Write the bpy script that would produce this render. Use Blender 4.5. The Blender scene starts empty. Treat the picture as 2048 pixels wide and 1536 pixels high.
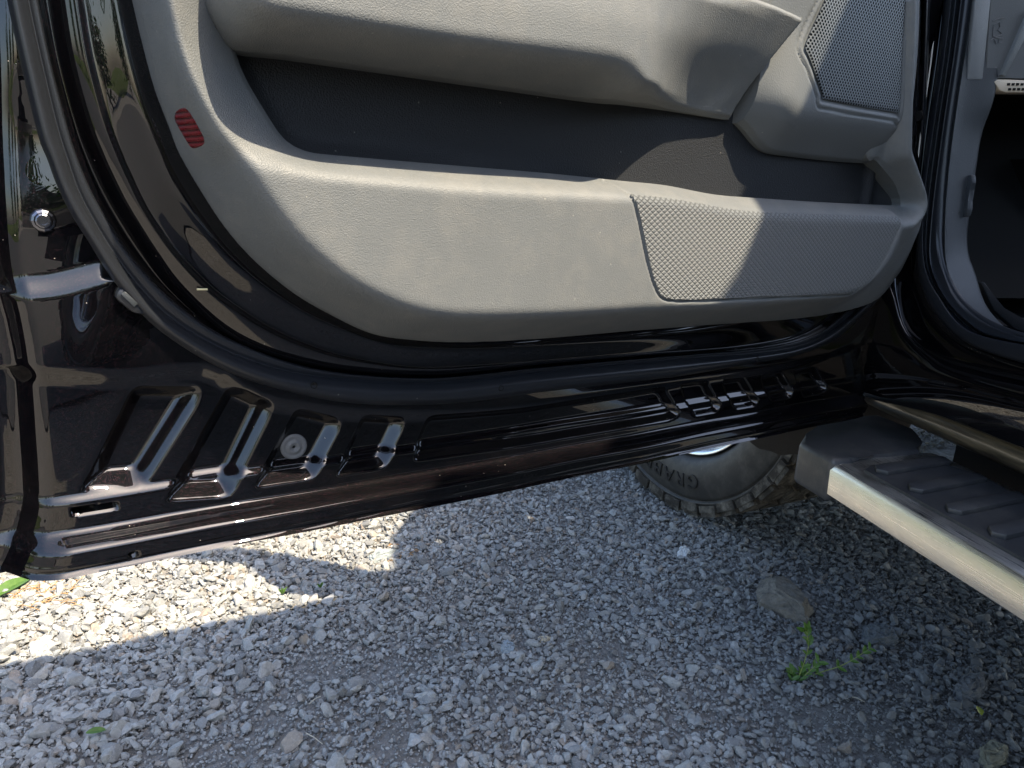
import bpy, bmesh, math, random
import numpy as np
from mathutils import Vector, Matrix
random.seed(7); RNG = np.random.default_rng(11)
S = bpy.context.scene
COL = S.collection

# ------------------------------------------------------------------ camera, sky, sun
CAM = np.array([-.7906, -.8979, .8347]); YAW, PITCH, ROLL, FPX = 15.4137, 16.0359, 2.8885, 1487.81
_y, _p, _r = np.radians([YAW, PITCH, ROLL])
FW = np.array([math.sin(_y)*math.cos(_p), math.cos(_y)*math.cos(_p), -math.sin(_p)])
RT = np.array([math.cos(_y), -math.sin(_y), 0.]); UP = np.cross(RT, FW)
RT, UP = RT*math.cos(_r)+UP*math.sin(_r), -RT*math.sin(_r)+UP*math.cos(_r)
cd = bpy.data.cameras.new('camera'); cam = bpy.data.objects.new('camera', cd); COL.objects.link(cam)
cam.matrix_world = Matrix([[RT[i], UP[i], -FW[i], CAM[i]] for i in range(3)]+[[0, 0, 0, 1]])
cd.sensor_width = 36; cd.lens = 36*FPX/2048; cd.clip_end = 500; cd.clip_start = .02
S.camera = cam
SUN = np.array([.39, -.48, 1.]); SUN /= np.linalg.norm(SUN)
w = bpy.data.worlds.new('World'); S.world = w; w.use_nodes = True
nt = w.node_tree; bg = nt.nodes['Background']
sky = nt.nodes.new('ShaderNodeTexSky'); sky.sky_type = 'NISHITA'; sky.sun_disc = False
sky.sun_elevation = math.asin(SUN[2]); sky.sun_rotation = math.atan2(SUN[0], SUN[1])
sky.air_density = 1.0; sky.dust_density = 2.2
nt.links.new(sky.outputs[0], bg.inputs[0]); bg.inputs[1].default_value = .15
sl = bpy.data.lights.new('sun', 'SUN'); sl.energy = 4.1; sl.angle = math.radians(.53); sl.color = (1, .86, .65)
so = bpy.data.objects.new('sun', sl); COL.objects.link(so)
so.rotation_euler = Vector(SUN).to_track_quat('Z', 'Y').to_euler(); so.location = (3, -4, 8)
S.render.engine = 'CYCLES'
S.view_settings.view_transform = 'Standard'; S.view_settings.look = 'None'
S.view_settings.exposure = 1.68; S.view_settings.gamma = 1

# ------------------------------------------------------------------ frames of reference
TH = math.radians(71.765)
DU = np.array([-math.sin(TH), -math.cos(TH), 0]); DN = np.array([math.cos(TH), -math.sin(TH), 0]); DH = np.array([0, 0, .51605])
def ray(x, y): return FW+RT*(x-1024)/FPX-UP*(y-768)/FPX
def on_plane(x, y, ax, val):
    d = ray(x, y); return CAM+d*(val-CAM[ax])/d[ax]
def on_door(x, y, w=0.):
    """measured point of the photograph -> metres on the open door (u from hinge, v up from hem)"""
    d = ray(x, y); t = ((DH+w*DN-CAM)@DN)/(d@DN); q = CAM+t*d-DH
    return (q@DU, q[2])
def door_pts(pts, w=0.): return np.array([on_door(x, y, w) for x, y in pts])
def door_xyz(u, v, w):
    u, v, w = np.broadcast_arrays(u, v, w)
    return DH+u[..., None]*DU+v[..., None]*np.array([0, 0, 1.])+w[..., None]*DN
def ss(x, a=0., b=1.):
    t = np.clip((x-a)/(b-a), 0, 1); return t*t*(3-2*t)
def ls(x, a, b, r=.28):
    t = np.clip((x-a)/(b-a), 0, 1); k = 1/(1-r)
    return np.where(t < r, k*t*t/(2*r), np.where(t > 1-r, 1-k*(1-t)**2/(2*r), k*(t-r/2)))
def spline(P, n, closed=False):
    """Catmull-Rom through P, resampled to n points by length"""
    P = np.asarray(P, float)
    if closed: Q = np.vstack([P[-1], P, P[0], P[1]])
    else: Q = np.vstack([2*P[0]-P[1], P, 2*P[-1]-P[-2]])
    out = []
    for i in range(1, len(Q)-2):
        a, b, c, d = Q[i-1:i+3]
        for t in np.linspace(0, 1, 10, endpoint=False):
            out.append(.5*((2*b)+(c-a)*t+(2*a-5*b+4*c-d)*t*t+(3*b-a-3*c+d)*t**3))
    out.append(Q[-2]); out = np.array(out)
    L = np.r_[0, np.cumsum(np.linalg.norm(np.diff(out, axis=0), axis=1))]
    s = np.linspace(0, L[-1], n+1 if closed else n)
    if closed: s = s[:-1]
    return np.stack([np.interp(s, L, out[:, k]) for k in range(P.shape[1])], 1)
def dist_line(U, V, P, closed=False):
    P = np.asarray(P); Q = np.roll(P, -1, 0) if closed else P[1:]; A = P if closed else P[:-1]
    best = np.full(U.shape, 1e9)
    for a, b in zip(A, Q):
        e = b-a; L = e@e+1e-18
        t = np.clip(((U-a[0])*e[0]+(V-a[1])*e[1])/L, 0, 1)
        np.minimum(best, (U-a[0]-t*e[0])**2+(V-a[1]-t*e[1])**2, out=best)
    return np.sqrt(best)
def sdf(U, V, P):
    """signed distance to closed polygon, positive inside"""
    P = np.asarray(P); d = dist_line(U, V, P, True); ins = np.zeros(U.shape, bool)
    for a, b in zip(P, np.roll(P, -1, 0)):
        if a[1] == b[1]: continue
        c = ((a[1] > V) != (b[1] > V)) & (U < (b[0]-a[0])*(V-a[1])/(b[1]-a[1])+a[0]); ins ^= c
    return np.where(ins, d, -d)
def blur(W, k, n=2):
    for _ in range(n):
        for ax in (0, 1):
            P = np.pad(W, [(k, k) if a == ax else (0, 0) for a in (0, 1)], mode='edge')
            c = np.cumsum(P, axis=ax); c = np.concatenate([np.zeros_like(np.take(c, [0], ax)), c], ax)
            m = 2*k+1; nn = W.shape[ax]
            W = (np.take(c, range(m, m+nn), ax)-np.take(c, range(nn), ax))/m
    return W

# ------------------------------------------------------------------ object helpers
def props(o, label=None, cat=None, group=None, kind=None):
    for k, v in (('label', label), ('category', cat), ('group', group), ('kind', kind)):
        if v: o[k] = v
    return o
def link(name, me, mat=None, parent=None, smooth=False):
    o = bpy.data.objects.new(name, me); COL.objects.link(o)
    if mat: me.materials.append(mat)
    if smooth: me.polygons.foreach_set('use_smooth', [True]*len(me.polygons))
    if parent: o.parent = parent
    return o
def mesh_np(name, co, quads, mat, parent, smooth=True, uv=None, flat_from=None):
    me = bpy.data.meshes.new(name); co = np.asarray(co, np.float32); quads = np.asarray(quads, np.int32)
    me.vertices.add(len(co)); me.vertices.foreach_set('co', co.ravel())
    me.loops.add(quads.size); me.loops.foreach_set('vertex_index', quads.ravel())
    me.polygons.add(len(quads)); k = quads.shape[1]
    me.polygons.foreach_set('loop_start', np.arange(0, quads.size, k, dtype=np.int32))
    me.polygons.foreach_set('loop_total', np.full(len(quads), k, np.int32))
    me.polygons.foreach_set('use_smooth', np.full(len(quads), smooth))
    if uv is not None:
        l = me.uv_layers.new(name='UVMap'); l.data.foreach_set('uv', np.asarray(uv, np.float32)[quads.ravel()].ravel())
    me.update(calc_edges=True); me.validate()
    o = bpy.data.objects.new(name, me); COL.objects.link(o)
    if mat: me.materials.append(mat)
    if parent: o.parent = parent
    return o
def empty(name, loc, parent=None):
    o = bpy.data.objects.new(name, None); COL.objects.link(o); o.location = loc; o.empty_display_size = .1
    if parent: o.parent = parent
    return o
def boxbm(bm, lo, hi, bev=0., seg=2):
    r = bmesh.ops.create_cube(bm, size=1); vs = r['verts']; lo = Vector(lo); hi = Vector(hi)
    for v in vs: v.co = Vector([(lo[i]+hi[i])/2+v.co[i]*(hi[i]-lo[i]) for i in range(3)])
    if bev:
        es = list({e for v in vs for e in v.link_edges})
        bmesh.ops.bevel(bm, geom=es, offset=bev, segments=seg, affect='EDGES', profile=.5)
def frombm(name, bm, mat, parent=None, smooth=True):
    bmesh.ops.recalc_face_normals(bm, faces=bm.faces)
    me = bpy.data.meshes.new(name); bm.to_mesh(me); bm.free()
    o = link(name, me, mat, parent)
    if smooth:
        me.polygons.foreach_set('use_smooth', [True]*len(me.polygons))
        me.set_sharp_from_angle(angle=math.radians(35))
    return o
def prism(bm, ring, vec, bev=0., seg=2):
    """closed ring of points extruded by vec"""
    a = [bm.verts.new(p) for p in ring]; b = [bm.verts.new(Vector(p)+Vector(vec)) for p in ring]
    n = len(ring); fs = [bm.faces.new(a), bm.faces.new(b[::-1])]
    for i in range(n): fs.append(bm.faces.new([a[(i+1) % n], a[i], b[i], b[(i+1) % n]]))
    if bev:
        es = list({e for f in fs for e in f.edges})
        bmesh.ops.bevel(bm, geom=es, offset=bev, segments=seg, affect='EDGES', profile=.5)
def tube(bm, P, r, sides=8, cap=True):
    P = [Vector(p) for p in P]; rings = []
    rr = r if hasattr(r, '__len__') else [r]*len(P)
    for i, p in enumerate(P):
        t = (P[min(i+1, len(P)-1)]-P[max(i-1, 0)]).normalized()
        a = t.cross(Vector((.31, .2, .93))).normalized(); b = t.cross(a)
        rings.append([bm.verts.new(p+(a*math.cos(k*2*math.pi/sides)+b*math.sin(k*2*math.pi/sides))*rr[i]) for k in range(sides)])
    for A, B in zip(rings, rings[1:]):
        for k in range(sides): bm.faces.new([A[k], A[(k+1) % sides], B[(k+1) % sides], B[k]])
    if cap: bm.faces.new(rings[0][::-1]); bm.faces.new(rings[-1])
def loft(name, rings, mat, parent, cross=4, uvs=True):
    """rings: list of (n,3) arrays; surface through them, smooth across"""
    R = np.array(rings)                                      # k,n,3
    if cross > 1: 
        k = len(R); Q = np.concatenate([[2*R[0]-R[1]], R, [2*R[-1]-R[-2]]]); out = []
        for i in range(1, k):
            a, b, c, d = Q[i-1:i+3]
            for t in np.linspace(0, 1, cross, endpoint=False):
                out.append(.5*((2*b)+(c-a)*t+(2*a-5*b+4*c-d)*t*t+(3*b-a-3*c+d)*t**3))
        out.append(R[-1]); R = np.array(out)
    k, n = R.shape[:2]; idx = np.arange(k*n).reshape(k, n)
    q = np.stack([idx[:-1, :-1], idx[:-1, 1:], idx[1:, 1:], idx[1:, :-1]], -1).reshape(-1, 4)
    uv = np.stack([np.broadcast_to(np.linspace(0, 1, n), (k, n)), np.broadcast_to(np.linspace(0, 1, k)[:, None], (k, n))], -1).reshape(-1, 2)
    return mesh_np(name, R.reshape(-1, 3), q, mat, parent, True, uv)
def field(name, mat, parent, bbox, res, inside, height, snaps=(), skirt=None):
    """relief on the door plane: grid, vertices pulled onto the outlines, sides closed by a skirt"""
    u = np.arange(bbox[0], bbox[1]+res, res); v = np.arange(bbox[2], bbox[3]+res, res)
    V, U = np.meshgrid(v, u, indexing='ij')
    for f in snaps:
        d = f(U, V); gv, gu = np.gradient(d, res, res); g = gu*gu+gv*gv+1e-9
        m = np.abs(d) < .6*res
        U = np.where(m, U-d*gu/g, U); V = np.where(m, V-d*gv/g, V)
    ny, nx = U.shape; idx = np.arange(ny*nx).reshape(ny, nx)
    I_ = inside(U, V); ins = I_ > .05*res
    keep = ins[:-1, :-1] | ins[:-1, 1:] | ins[1:, 1:] | ins[1:, :-1]
    tch = np.zeros(U.shape, bool)
    for a_, b_ in ((slice(None, -1), slice(None, -1)), (slice(None, -1), slice(1, None)), (slice(1, None), slice(1, None)), (slice(1, None), slice(None, -1))): tch[a_, b_] |= keep
    mv = tch & ~ins; gv, gu = np.gradient(I_, res, res); g = gu*gu+gv*gv+1e-6; st_ = np.clip(-I_/g, -2*res, 2*res)
    U = np.where(mv, U+st_*gu, U); V = np.where(mv, V+st_*gv, V)
    W = height(U, V)
    q = np.stack([idx[:-1, :-1], idx[1:, :-1], idx[1:, 1:], idx[:-1, 1:]], -1)[keep]
    co = door_xyz(U, V, W).reshape(-1, 3); uv = np.stack([U, V], -1).reshape(-1, 2)
    if skirt is not None:
        e = np.concatenate([q[:, [0, 1]], q[:, [1, 2]], q[:, [2, 3]], q[:, [3, 0]]])
        key = np.sort(e, 1); kk = key[:, 0].astype(np.int64)*(ny*nx)+key[:, 1]
        _, inv, cnt = np.unique(kk, return_inverse=True, return_counts=True)
        b = e[cnt[inv] == 1]; n0 = len(co); m = len(b)
        top = co[b.ravel()]; uf = U.ravel()[b.ravel()]; vf = V.ravel()[b.ravel()]
        low = door_xyz(uf, vf, np.full(uf.shape, skirt)); co = np.vstack([co, top, low]); uv = np.vstack([uv, uv[b.ravel()], uv[b.ravel()]])
        i = n0+np.arange(m)*2
        q = np.vstack([q, np.stack([i+1, i, i+2*m, i+2*m+1], 1)])
    used = np.unique(q); mp = np.full(len(co), -1); mp[used] = np.arange(len(used))
    return mesh_np(name, co[used], mp[q], mat, parent, True, uv[used])

# ------------------------------------------------------------------ materials
def mat(name, base=(.5, .5, .5), rough=.5, metal=0., spec=.5, coat=0., coat_rough=.03):
    m = bpy.data.materials.new(name); m.use_nodes = True; b = m.node_tree.nodes['Principled BSDF']
    b.inputs['Base Color'].default_value = (*base, 1); b.inputs['Roughness'].default_value = rough
    b.inputs['Metallic'].default_value = metal; b.inputs['Specular IOR Level'].default_value = spec
    b.inputs['Coat Weight'].default_value = coat; b.inputs['Coat Roughness'].default_value = coat_rough
    return m
class G:
    def __init__(s, m): s.t = m.node_tree; s.b = s.t.nodes['Principled BSDF']
    def n(s, typ, **kw):
        x = s.t.nodes.new('ShaderNode'+typ)
        for k, v in kw.items():
            if k.startswith('i_'):
                key = k[2:].replace('_', ' '); x.inputs[int(key) if key.isdigit() else key].default_value = v
            else: setattr(x, k, v)
        return x
    def l(s, a, b): s.t.links.new(a, b)
    def noise(s, vec, scale, detail=4, rough=.55):
        x = s.n('TexNoise'); x.inputs['Scale'].default_value = scale; x.inputs['Detail'].default_value = detail; x.inputs['Roughness'].default_value = rough
        s.l(vec, x.inputs['Vector']); return x.outputs['Fac']
    def ramp(s, fac, *stops):
        x = s.n('ValToRGB'); e = x.color_ramp.elements
        while len(e) < len(stops): e.new(.5)
        for el, (p, c) in zip(e, stops):
            el.position = p; el.color = (*c, 1) if hasattr(c, '__len__') else (c, c, c, 1)
        s.l(fac, x.inputs[0]); return x.outputs[0]
    def math(s, op, a, b=None, clamp=False):
        x = s.n('Math', operation=op); x.use_clamp = clamp
        for i, v in enumerate((a, b)):
            if v is None: continue
            if isinstance(v, (int, float)): x.inputs[i].default_value = v
            else: s.l(v, x.inputs[i])
        return x.outputs[0]
    def mix(s, fac, a, b, blend='MIX'):
        x = s.n('Mix', data_type='RGBA', blend_type=blend)
        for sock, v in ((x.inputs[0], fac), (x.inputs[6], a), (x.inputs[7], b)):
            if isinstance(v, (int, float)): sock.default_value = v
            elif isinstance(v, tuple): sock.default_value = (*v, 1)
            else: s.l(v, sock)
        return x.outputs[2]
    def bump(s, h, strength, dist, prev=None):
        x = s.n('Bump'); x.inputs['Strength'].default_value = strength; x.inputs['Distance'].default_value = dist
        s.l(h, x.inputs['Height'])
        if prev is not None: s.l(prev, x.inputs['Normal'])
        return x.outputs[0]
    def geo(s): return s.n('NewGeometry').outputs['Position']
    def uv(s): return s.n('TexCoord').outputs['UV']

def paint(name, dust=1.):
    m = mat(name, (.006, .005, .006), .5, .1, .02, 1., .006); g = G(m); P = g.geo()
    # brown-purple metal flake
    vo = g.n('TexVoronoi'); vo.inputs['Scale'].default_value = 2000; g.l(P, vo.inputs['Vector'])
    fl = g.math('GREATER_THAN', vo.outputs['Color'], .80)
    c = g.mix(fl, (.0004, .0006, .0012), (.016, .008, .011))
    # dust specks and thin dust film
    v2 = g.n('TexVoronoi'); v2.inputs['Scale'].default_value = 240; g.l(P, v2.inputs['Vector'])
    near = g.math('LESS_THAN', v2.outputs['Distance'], .10)
    sel = g.n('SeparateColor'); g.l(v2.outputs['Color'], sel.inputs[0])
    pick = g.math('GREATER_THAN', g.math('MULTIPLY', sel.outputs[0], g.ramp(g.noise(P, 11, 3), (.35, .5), (.6, 1.))), .84); sp = g.math('MULTIPLY', near, pick)
    film = g.ramp(g.noise(P, 9, 6, .7), (.45, 0.), (.9, .010*dust))
    d = g.math('MAXIMUM', g.math('MULTIPLY', sp, .6*dust), film)
    g.l(g.mix(d, c, (.42, .38, .33)), g.b.inputs['Base Color'])
    g.l(g.math('SUBTRACT', 1., d, True), g.b.inputs['Coat Weight'])
    g.l(g.math('MULTIPLY', g.math('SUBTRACT', 1., d, True), g.math('MULTIPLY', fl, .7)), g.b.inputs['Metallic'])
    n = g.noise(P, 14, 2, .5)
    g.b.inputs['Coat IOR'].default_value = 1.62
    nb = g.bump(n, .05, .004)
    g.l(nb, g.b.inputs['Coat Normal'])
    g.l(g.ramp(g.noise(P, 60, 3), (.3, .003), (.8, .015)), g.b.inputs['Coat Roughness'])
    return m
PAINT = paint('black_metallic_paint')
def plastic(name, base, rough=.55, grain=1., cell=620, amt=.45, dusty=.0):
    m = mat(name, base, rough, 0, .4); g = G(m); P = g.geo()
    vo = g.n('TexVoronoi', feature='SMOOTH_F1'); vo.inputs['Scale'].default_value = cell; g.l(P, vo.inputs['Vector'])
    wv = g.noise(P, cell*.7, 2)
    h = g.math('ADD', vo.outputs['Distance'], g.math('MULTIPLY', wv, .6))
    g.l(g.bump(h, amt, .0012*grain), g.b.inputs['Normal'])
    big = g.noise(P, 7, 5, .6)
    v2 = g.n('TexVoronoi'); v2.inputs['Scale'].default_value = 140; g.l(P, v2.inputs['Vector'])
    sel = g.n('SeparateColor'); g.l(v2.outputs['Color'], sel.inputs[0])
    sp = g.math('MULTIPLY', g.math('LESS_THAN', v2.outputs['Distance'], .10), g.math('GREATER_THAN', sel.outputs[0], .93))
    c = g.mix(g.ramp(big, (.3, 0.), (.75, 1.)), tuple(x*.94 for x in base), tuple(min(1, x*1.05) for x in base))
    if dusty:
        lo = g.n('SeparateXYZ'); g.l(P, lo.inputs[0])
        c = g.mix(g.math('MULTIPLY', g.ramp(g.noise(P, 30, 6, .7), (.45, 0.), (.8, 1.)), dusty), c, (.45, .40, .32))
    g.l(g.mix(g.math('MULTIPLY', sp, .25), c, (.5, .48, .42)), g.b.inputs['Base Color'])
    return m
TRIM = plastic('light_grey_grained_plastic', (.112, .119, .120), .55, 1.0, 1200, .3, dusty=.10)
SMOOTHTRIM = plastic('grey_plastic', (.107, .115, .118), .5, .5, 900, .25)
LINER = plastic('charcoal_plastic', (.009, .0105, .013), .6, .8, 900, .5)
DARKPL = plastic('dark_grey_interior_plastic', (.030, .035, .040), .5, .5, 900, .3)
KICKPL = plastic('mid_grey_interior_plastic', (.085, .09, .092), .55, .5, 900, .3)
RUBBER = plastic('black_rubber', (.014, .016, .020), .3, .4, 1200, .2)
STEPPL = plastic('black_step_plastic', (.034, .036, .039), .36, .6, 1100, .25, dusty=.10)
def diamond():
    m = mat('grey_plastic_with_diamond_grain', (.17, .17, .16), .5, 0, .4); g = G(m)
    sp = g.n('SeparateXYZ'); g.l(g.uv(), sp.inputs[0]); u, v = sp.outputs[0], sp.outputs[1]
    def tri(cu, cv):
        x = g.math('ADD', g.math('MULTIPLY', u, cu), g.math('MULTIPLY', v, cv))
        return g.math('ABSOLUTE', g.math('SUBTRACT', g.math('FRACT', x), .5))
    a, b = tri(140, 195), tri(-140, 195)
    h = g.math('MINIMUM', g.math('MINIMUM', a, b), .22)
    g.l(g.bump(h, 1., .0045), g.b.inputs['Normal'])
    k = g.ramp(g.math('MINIMUM', a, b), (.0, 0.), (.12, 1.))
    g.l(g.mix(k, (.066, .070, .071), (.114, .121, .121)), g.b.inputs['Base Color']); return m
DIAMOND = diamond()
def grille_mat():
    m = mat('perforated_speaker_metal', (.13, .15, .17), .4, .3, .5); g = G(m)
    sp = g.n('SeparateXYZ'); g.l(g.uv(), sp.inputs[0]); u, v = sp.outputs[0], sp.outputs[1]
    # staggered round holes, 4.6 mm pitch
    p = .0046; q = p*.60
    rowf = g.math('DIVIDE', v, q); row = g.math('FLOOR', rowf)
    par = g.math('MULTIPLY', g.math('MODULO', g.math('ABSOLUTE', row), 2.), .5)
    x = g.math('SUBTRACT', g.math('FRACT', g.math('ADD', g.math('DIVIDE', u, p), par)), .5)
    y = g.math('MULTIPLY', g.math('SUBTRACT', g.math('FRACT', rowf), .5), .60)
    d = g.math('SQRT', g.math('ADD', g.math('MULTIPLY', x, x), g.math('MULTIPLY', y, y)))
    k = g.ramp(d, (.24, 0.), (.31, 1.))
    g.l(g.mix(k, (.006, .007, .009), (.125, .14, .15)), g.b.inputs['Base Color'])
    g.l(g.bump(k, .8, .002), g.b.inputs['Normal'])
    g.l(g.math('MULTIPLY', k, .5), g.b.inputs['Specular IOR Level']); return m
GRILLE = grille_mat()
def gravel_mat(name, stone=True):
    m = mat(name, (.3, .3, .3), .85, 0, .3); g = G(m); P = g.geo()
    if stone:
        r = g.n('ObjectInfo').outputs['Random']
        c1 = g.ramp(r, (0., (.14, .143, .14)), (.25, (.25, .255, .248)), (.55, (.325, .335, .32)), (.8, (.41, .415, .40)), (.92, (.36, .34, .30)), (.985, (.28, .22, .165)), (1., (.60, .59, .56)))
        n = g.noise(P, 140, 5, .65); n2 = g.noise(P, 500, 3, .6)
        c = g.mix(g.ramp(n, (.3, 0.), (.7, 1.)), g.mix(.55, c1, (.14, .14, .14)), c1)
        c = g.mix(g.math('MULTIPLY', g.ramp(n2, (.55, 0.), (.7, 1.)), .35), c, (.5, .5, .48))
        c = g.mix(g.math('MULTIPLY', g.ramp(g.noise(P, 2.2, 4, .6), (.45, 0.), (.72, 1.)), .3), c, (.25, .215, .17))
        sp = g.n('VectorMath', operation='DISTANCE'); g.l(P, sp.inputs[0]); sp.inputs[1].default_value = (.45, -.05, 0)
        shade_damp = g.ramp(g.math('ADD', sp.outputs['Value'], g.math('MULTIPLY', g.noise(P, 9, 5, .6), .5)), (.55, 1.), (.95, 0.))  # truck's shade painted into the stone colour, plus a damp gloss
        c = g.mix(g.math('MULTIPLY', shade_damp, .6), c, (.07, .07, .068)); g.l(g.math('SUBTRACT', .85, g.math('MULTIPLY', shade_damp, .35)), g.b.inputs['Roughness'])
        g.l(g.bump(n, .5, .002, g.bump(n2, .4, .0006)), g.b.inputs['Normal'])
    else:
        n = g.noise(P, 3, 6, .65); n2 = g.noise(P, 120, 6, .7); vo = g.n('TexVoronoi'); vo.inputs['Scale'].default_value = 75; g.l(P, vo.inputs['Vector'])
        c = g.mix(g.ramp(n, (.35, 0.), (.65, 1.)), (.13, .115, .098), (.19, .165, .132))
        c = g.mix(g.ramp(n2, (.35, 0.), (.75, 1.)), c, (.25, .235, .20))
        far = g.n('SeparateColor'); g.l(vo.outputs['Color'], far.inputs[0])
        c = g.mix(.45, c, g.ramp(far.outputs[0], (0., .11), (1., .30)))
        g.l(g.bump(n2, .7, .006, g.bump(vo.outputs['Distance'], .6, .006)), g.b.inputs['Normal'])
    g.l(c, g.b.inputs['Base Color']); return m
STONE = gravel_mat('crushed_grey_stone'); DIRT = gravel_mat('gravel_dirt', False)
def steel():
    m = mat('brushed_stainless_steel', (.62, .61, .58), .3, 1.); g = G(m); P = g.geo()
    mp = g.n('Mapping'); mp.inputs['Scale'].default_value = (900, 14, 900); g.l(P, mp.inputs[0])
    n = g.noise(mp.outputs[0], 1, 4, .6)
    g.l(g.ramp(n, (.3, .22), (.7, .42)), g.b.inputs['Roughness'])
    g.l(g.bump(n, .12, .0006), g.b.inputs['Normal'])
    d = g.ramp(g.noise(P, 24, 6, .7), (.45, 0.), (.8, .3))
    g.l(g.mix(d, (.66, .64, .60), (.40, .36, .29)), g.b.inputs['Base Color'])
    g.l(g.math('SUBTRACT', 1., d, True), g.b.inputs['Metallic']); return m
STEEL = steel()
TYRE = plastic('dusty_tyre_rubber', (.038, .035, .031), .48, .5, 900, .25, dusty=.12)
TREAD = plastic('muddy_tread_rubber', (.035, .029, .022), .85, 1., 300, .6, dusty=.5)
ALLOY = mat('bright_alloy', (.75, .76, .78), .25, 1.)
RED = mat('red_reflector_plastic', (.30, .012, .02), .25, 0, .5, .6)
def redm():
    g = G(RED); sp = g.n('SeparateXYZ'); g.l(g.uv(), sp.inputs[0])
    x = g.math('ADD', g.math('MULTIPLY', sp.outputs[1], 260.), g.math('MULTIPLY', sp.outputs[0], 45.))
    t = g.math('ABSOLUTE', g.math('SUBTRACT', g.math('FRACT', x), .5))
    g.l(g.bump(t, .8, .003), g.b.inputs['Normal'])
    g.l(g.mix(g.ramp(t, (.05, 0.), (.3, 1.)), (.045, .003, .006), (.17, .010, .018)), g.b.inputs['Base Color'])
redm()
CREAM = mat('cream_connector_plastic', (.55, .47, .36), .5)
GOLDREFL = mat('olive_gold_reflection', (.10, .085, .05), .28, 0, .5, .7, .12)  # gold reflected from the lit step is painted into this colour
def goldm():
    g = G(GOLDREFL); P = g.geo()
    mp = g.n('Mapping'); mp.inputs['Scale'].default_value = (60, 6, 60); g.l(P, mp.inputs[0])
    n = g.noise(mp.outputs[0], 1, 5, .7)
    g.l(g.mix(g.ramp(n, (.4, 0.), (.75, 1.)), (.02, .017, .012), (.20, .165, .10)), g.b.inputs['Base Color'])
goldm()
SEAT = mat('dark_seat_cloth', (.03, .03, .033), .9)
CARPET = mat('black_carpet', (.008, .009, .010), .9, 0, .2)
BLACK = mat('black_underbody', (.006, .006, .006), .8, 0, .2)
GLASS = mat('tinted_window_glass', (.05, .07, .06), .02, 0, .5); GLASS.node_tree.nodes['Principled BSDF'].inputs['Transmission Weight'].default_value = .9
def leafm(name, a, b):
    m = mat(name, a, .45, 0, .5); g = G(m); P = g.geo()
    g.l(g.mix(g.ramp(g.noise(P, 120, 3), (.3, 0.), (.7, 1.)), a, b), g.b.inputs['Base Color'])
    g.b.inputs['Subsurface Weight'].default_value = 0
    tr = g.n('BsdfTranslucent'); tr.inputs[0].default_value = (a[0]*1.5, a[1]*1.6, a[2], 1); ms = g.n('MixShader'); ms.inputs[0].default_value = .3
    out = m.node_tree.nodes['Material Output']; g.l(g.b.outputs[0], ms.inputs[1]); g.l(tr.outputs[0], ms.inputs[2]); g.l(ms.outputs[0], out.inputs[0])
    return m
LEAF = leafm('fresh_green_leaf', (.06, .13, .018), (.10, .19, .03)); LEAFY = leafm('yellow_green_leaf', (.30, .34, .03), (.42, .44, .08))
TREELEAF = leafm('tree_foliage', (.045, .085, .018), (.10, .16, .035)); STRAW = mat('dry_straw', (.36, .21, .08), .7)
BARK = mat('tree_bark', (.10, .075, .05), .9)

# ------------------------------------------------------------------ ground
def gz(x, y):
    x = np.asarray(x, float); y = np.asarray(y, float)
    return .006*np.sin(3.1*x+1.3)*np.cos(2.3*y+.4)+.004*np.sin(7.3*x-2*y)+.002*np.sin(17*x+9*y)*np.sin(13*y)
nx = 150; gx = np.linspace(-3, 3, nx); gy = np.linspace(-3, 4.5, nx); GY, GX = np.meshgrid(gy, gx, indexing='ij')
edge = np.minimum.reduce([GX+3, 3-GX, GY+3, 4.5-GY]); GZ = gz(GX, GY)*ss(edge, 0, .6)-.004
idx = np.arange(nx*nx).reshape(nx, nx); q = np.stack([idx[:-1, :-1], idx[:-1, 1:], idx[1:, 1:], idx[1:, :-1]], -1).reshape(-1, 4)
co = np.stack([GX, GY, GZ], -1).reshape(-1, 3)
B = np.array([[-3, -3], [3, -3], [3, 4.5], [-3, 4.5]]); F = np.array([[-220, -220], [220, -220], [220, 220], [-220, 220]])
n0 = len(co); co = np.vstack([co, np.c_[B, [-.004]*4], np.c_[F, [-.004]*4]])
q = np.vstack([q, [[n0+i, n0+4+i, n0+4+(i+1) % 4, n0+(i+1) % 4] for i in range(4)]])
q[-4:] = q[-4:, ::1]
gr = mesh_np('ground', co, q, DIRT, None, True); props(gr, 'grey brown gravelly dirt ground under the truck', None, None, 'structure')

LAWN = mat('grass_lawn', (.10, .16, .03), .9, 0, .2)
def lawnm():
    g = G(LAWN); P = g.geo(); a = g.noise(P, 1.2, 6, .6); b_ = g.noise(P, 40, 5, .7)
    c = g.mix(g.ramp(a, (.4, 0.), (.68, 1.)), (.085, .145, .022), (.20, .19, .075)); c = g.mix(g.ramp(b_, (.3, 0.), (.7, 1.)), (.04, .07, .012), c)
    g.l(c, g.b.inputs['Base Color']); g.l(g.bump(b_, 1., .05), g.b.inputs['Normal'])
lawnm()
def sheet(name, ring, z, m_, label):
    bm = bmesh.new(); bm.faces.new([bm.verts.new((x, y, z)) for x, y in ring]); o = frombm(name, bm, m_, None, False); props(o, label, None, None, 'structure'); return o
sheet('lawn', [(-220, -220), (-3.6, -220), (-3.2, -12), (-4.2, -4), (-4., 0), (-3.6, 4), (-3.2, 12), (-3.6, 220), (-220, 220)], .008, LAWN, 'green lawn along the left side of the gravel drive')
DARKSHEET = mat('unseen_dark_sheet', (.045, .046, .048), .8); _g = G(DARKSHEET); _g.l(_g.mix(_g.noise(_g.geo(), 60, 6, .7), (.03, .031, .033), (.075, .075, .073)), _g.b.inputs['Base Color'])
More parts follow.
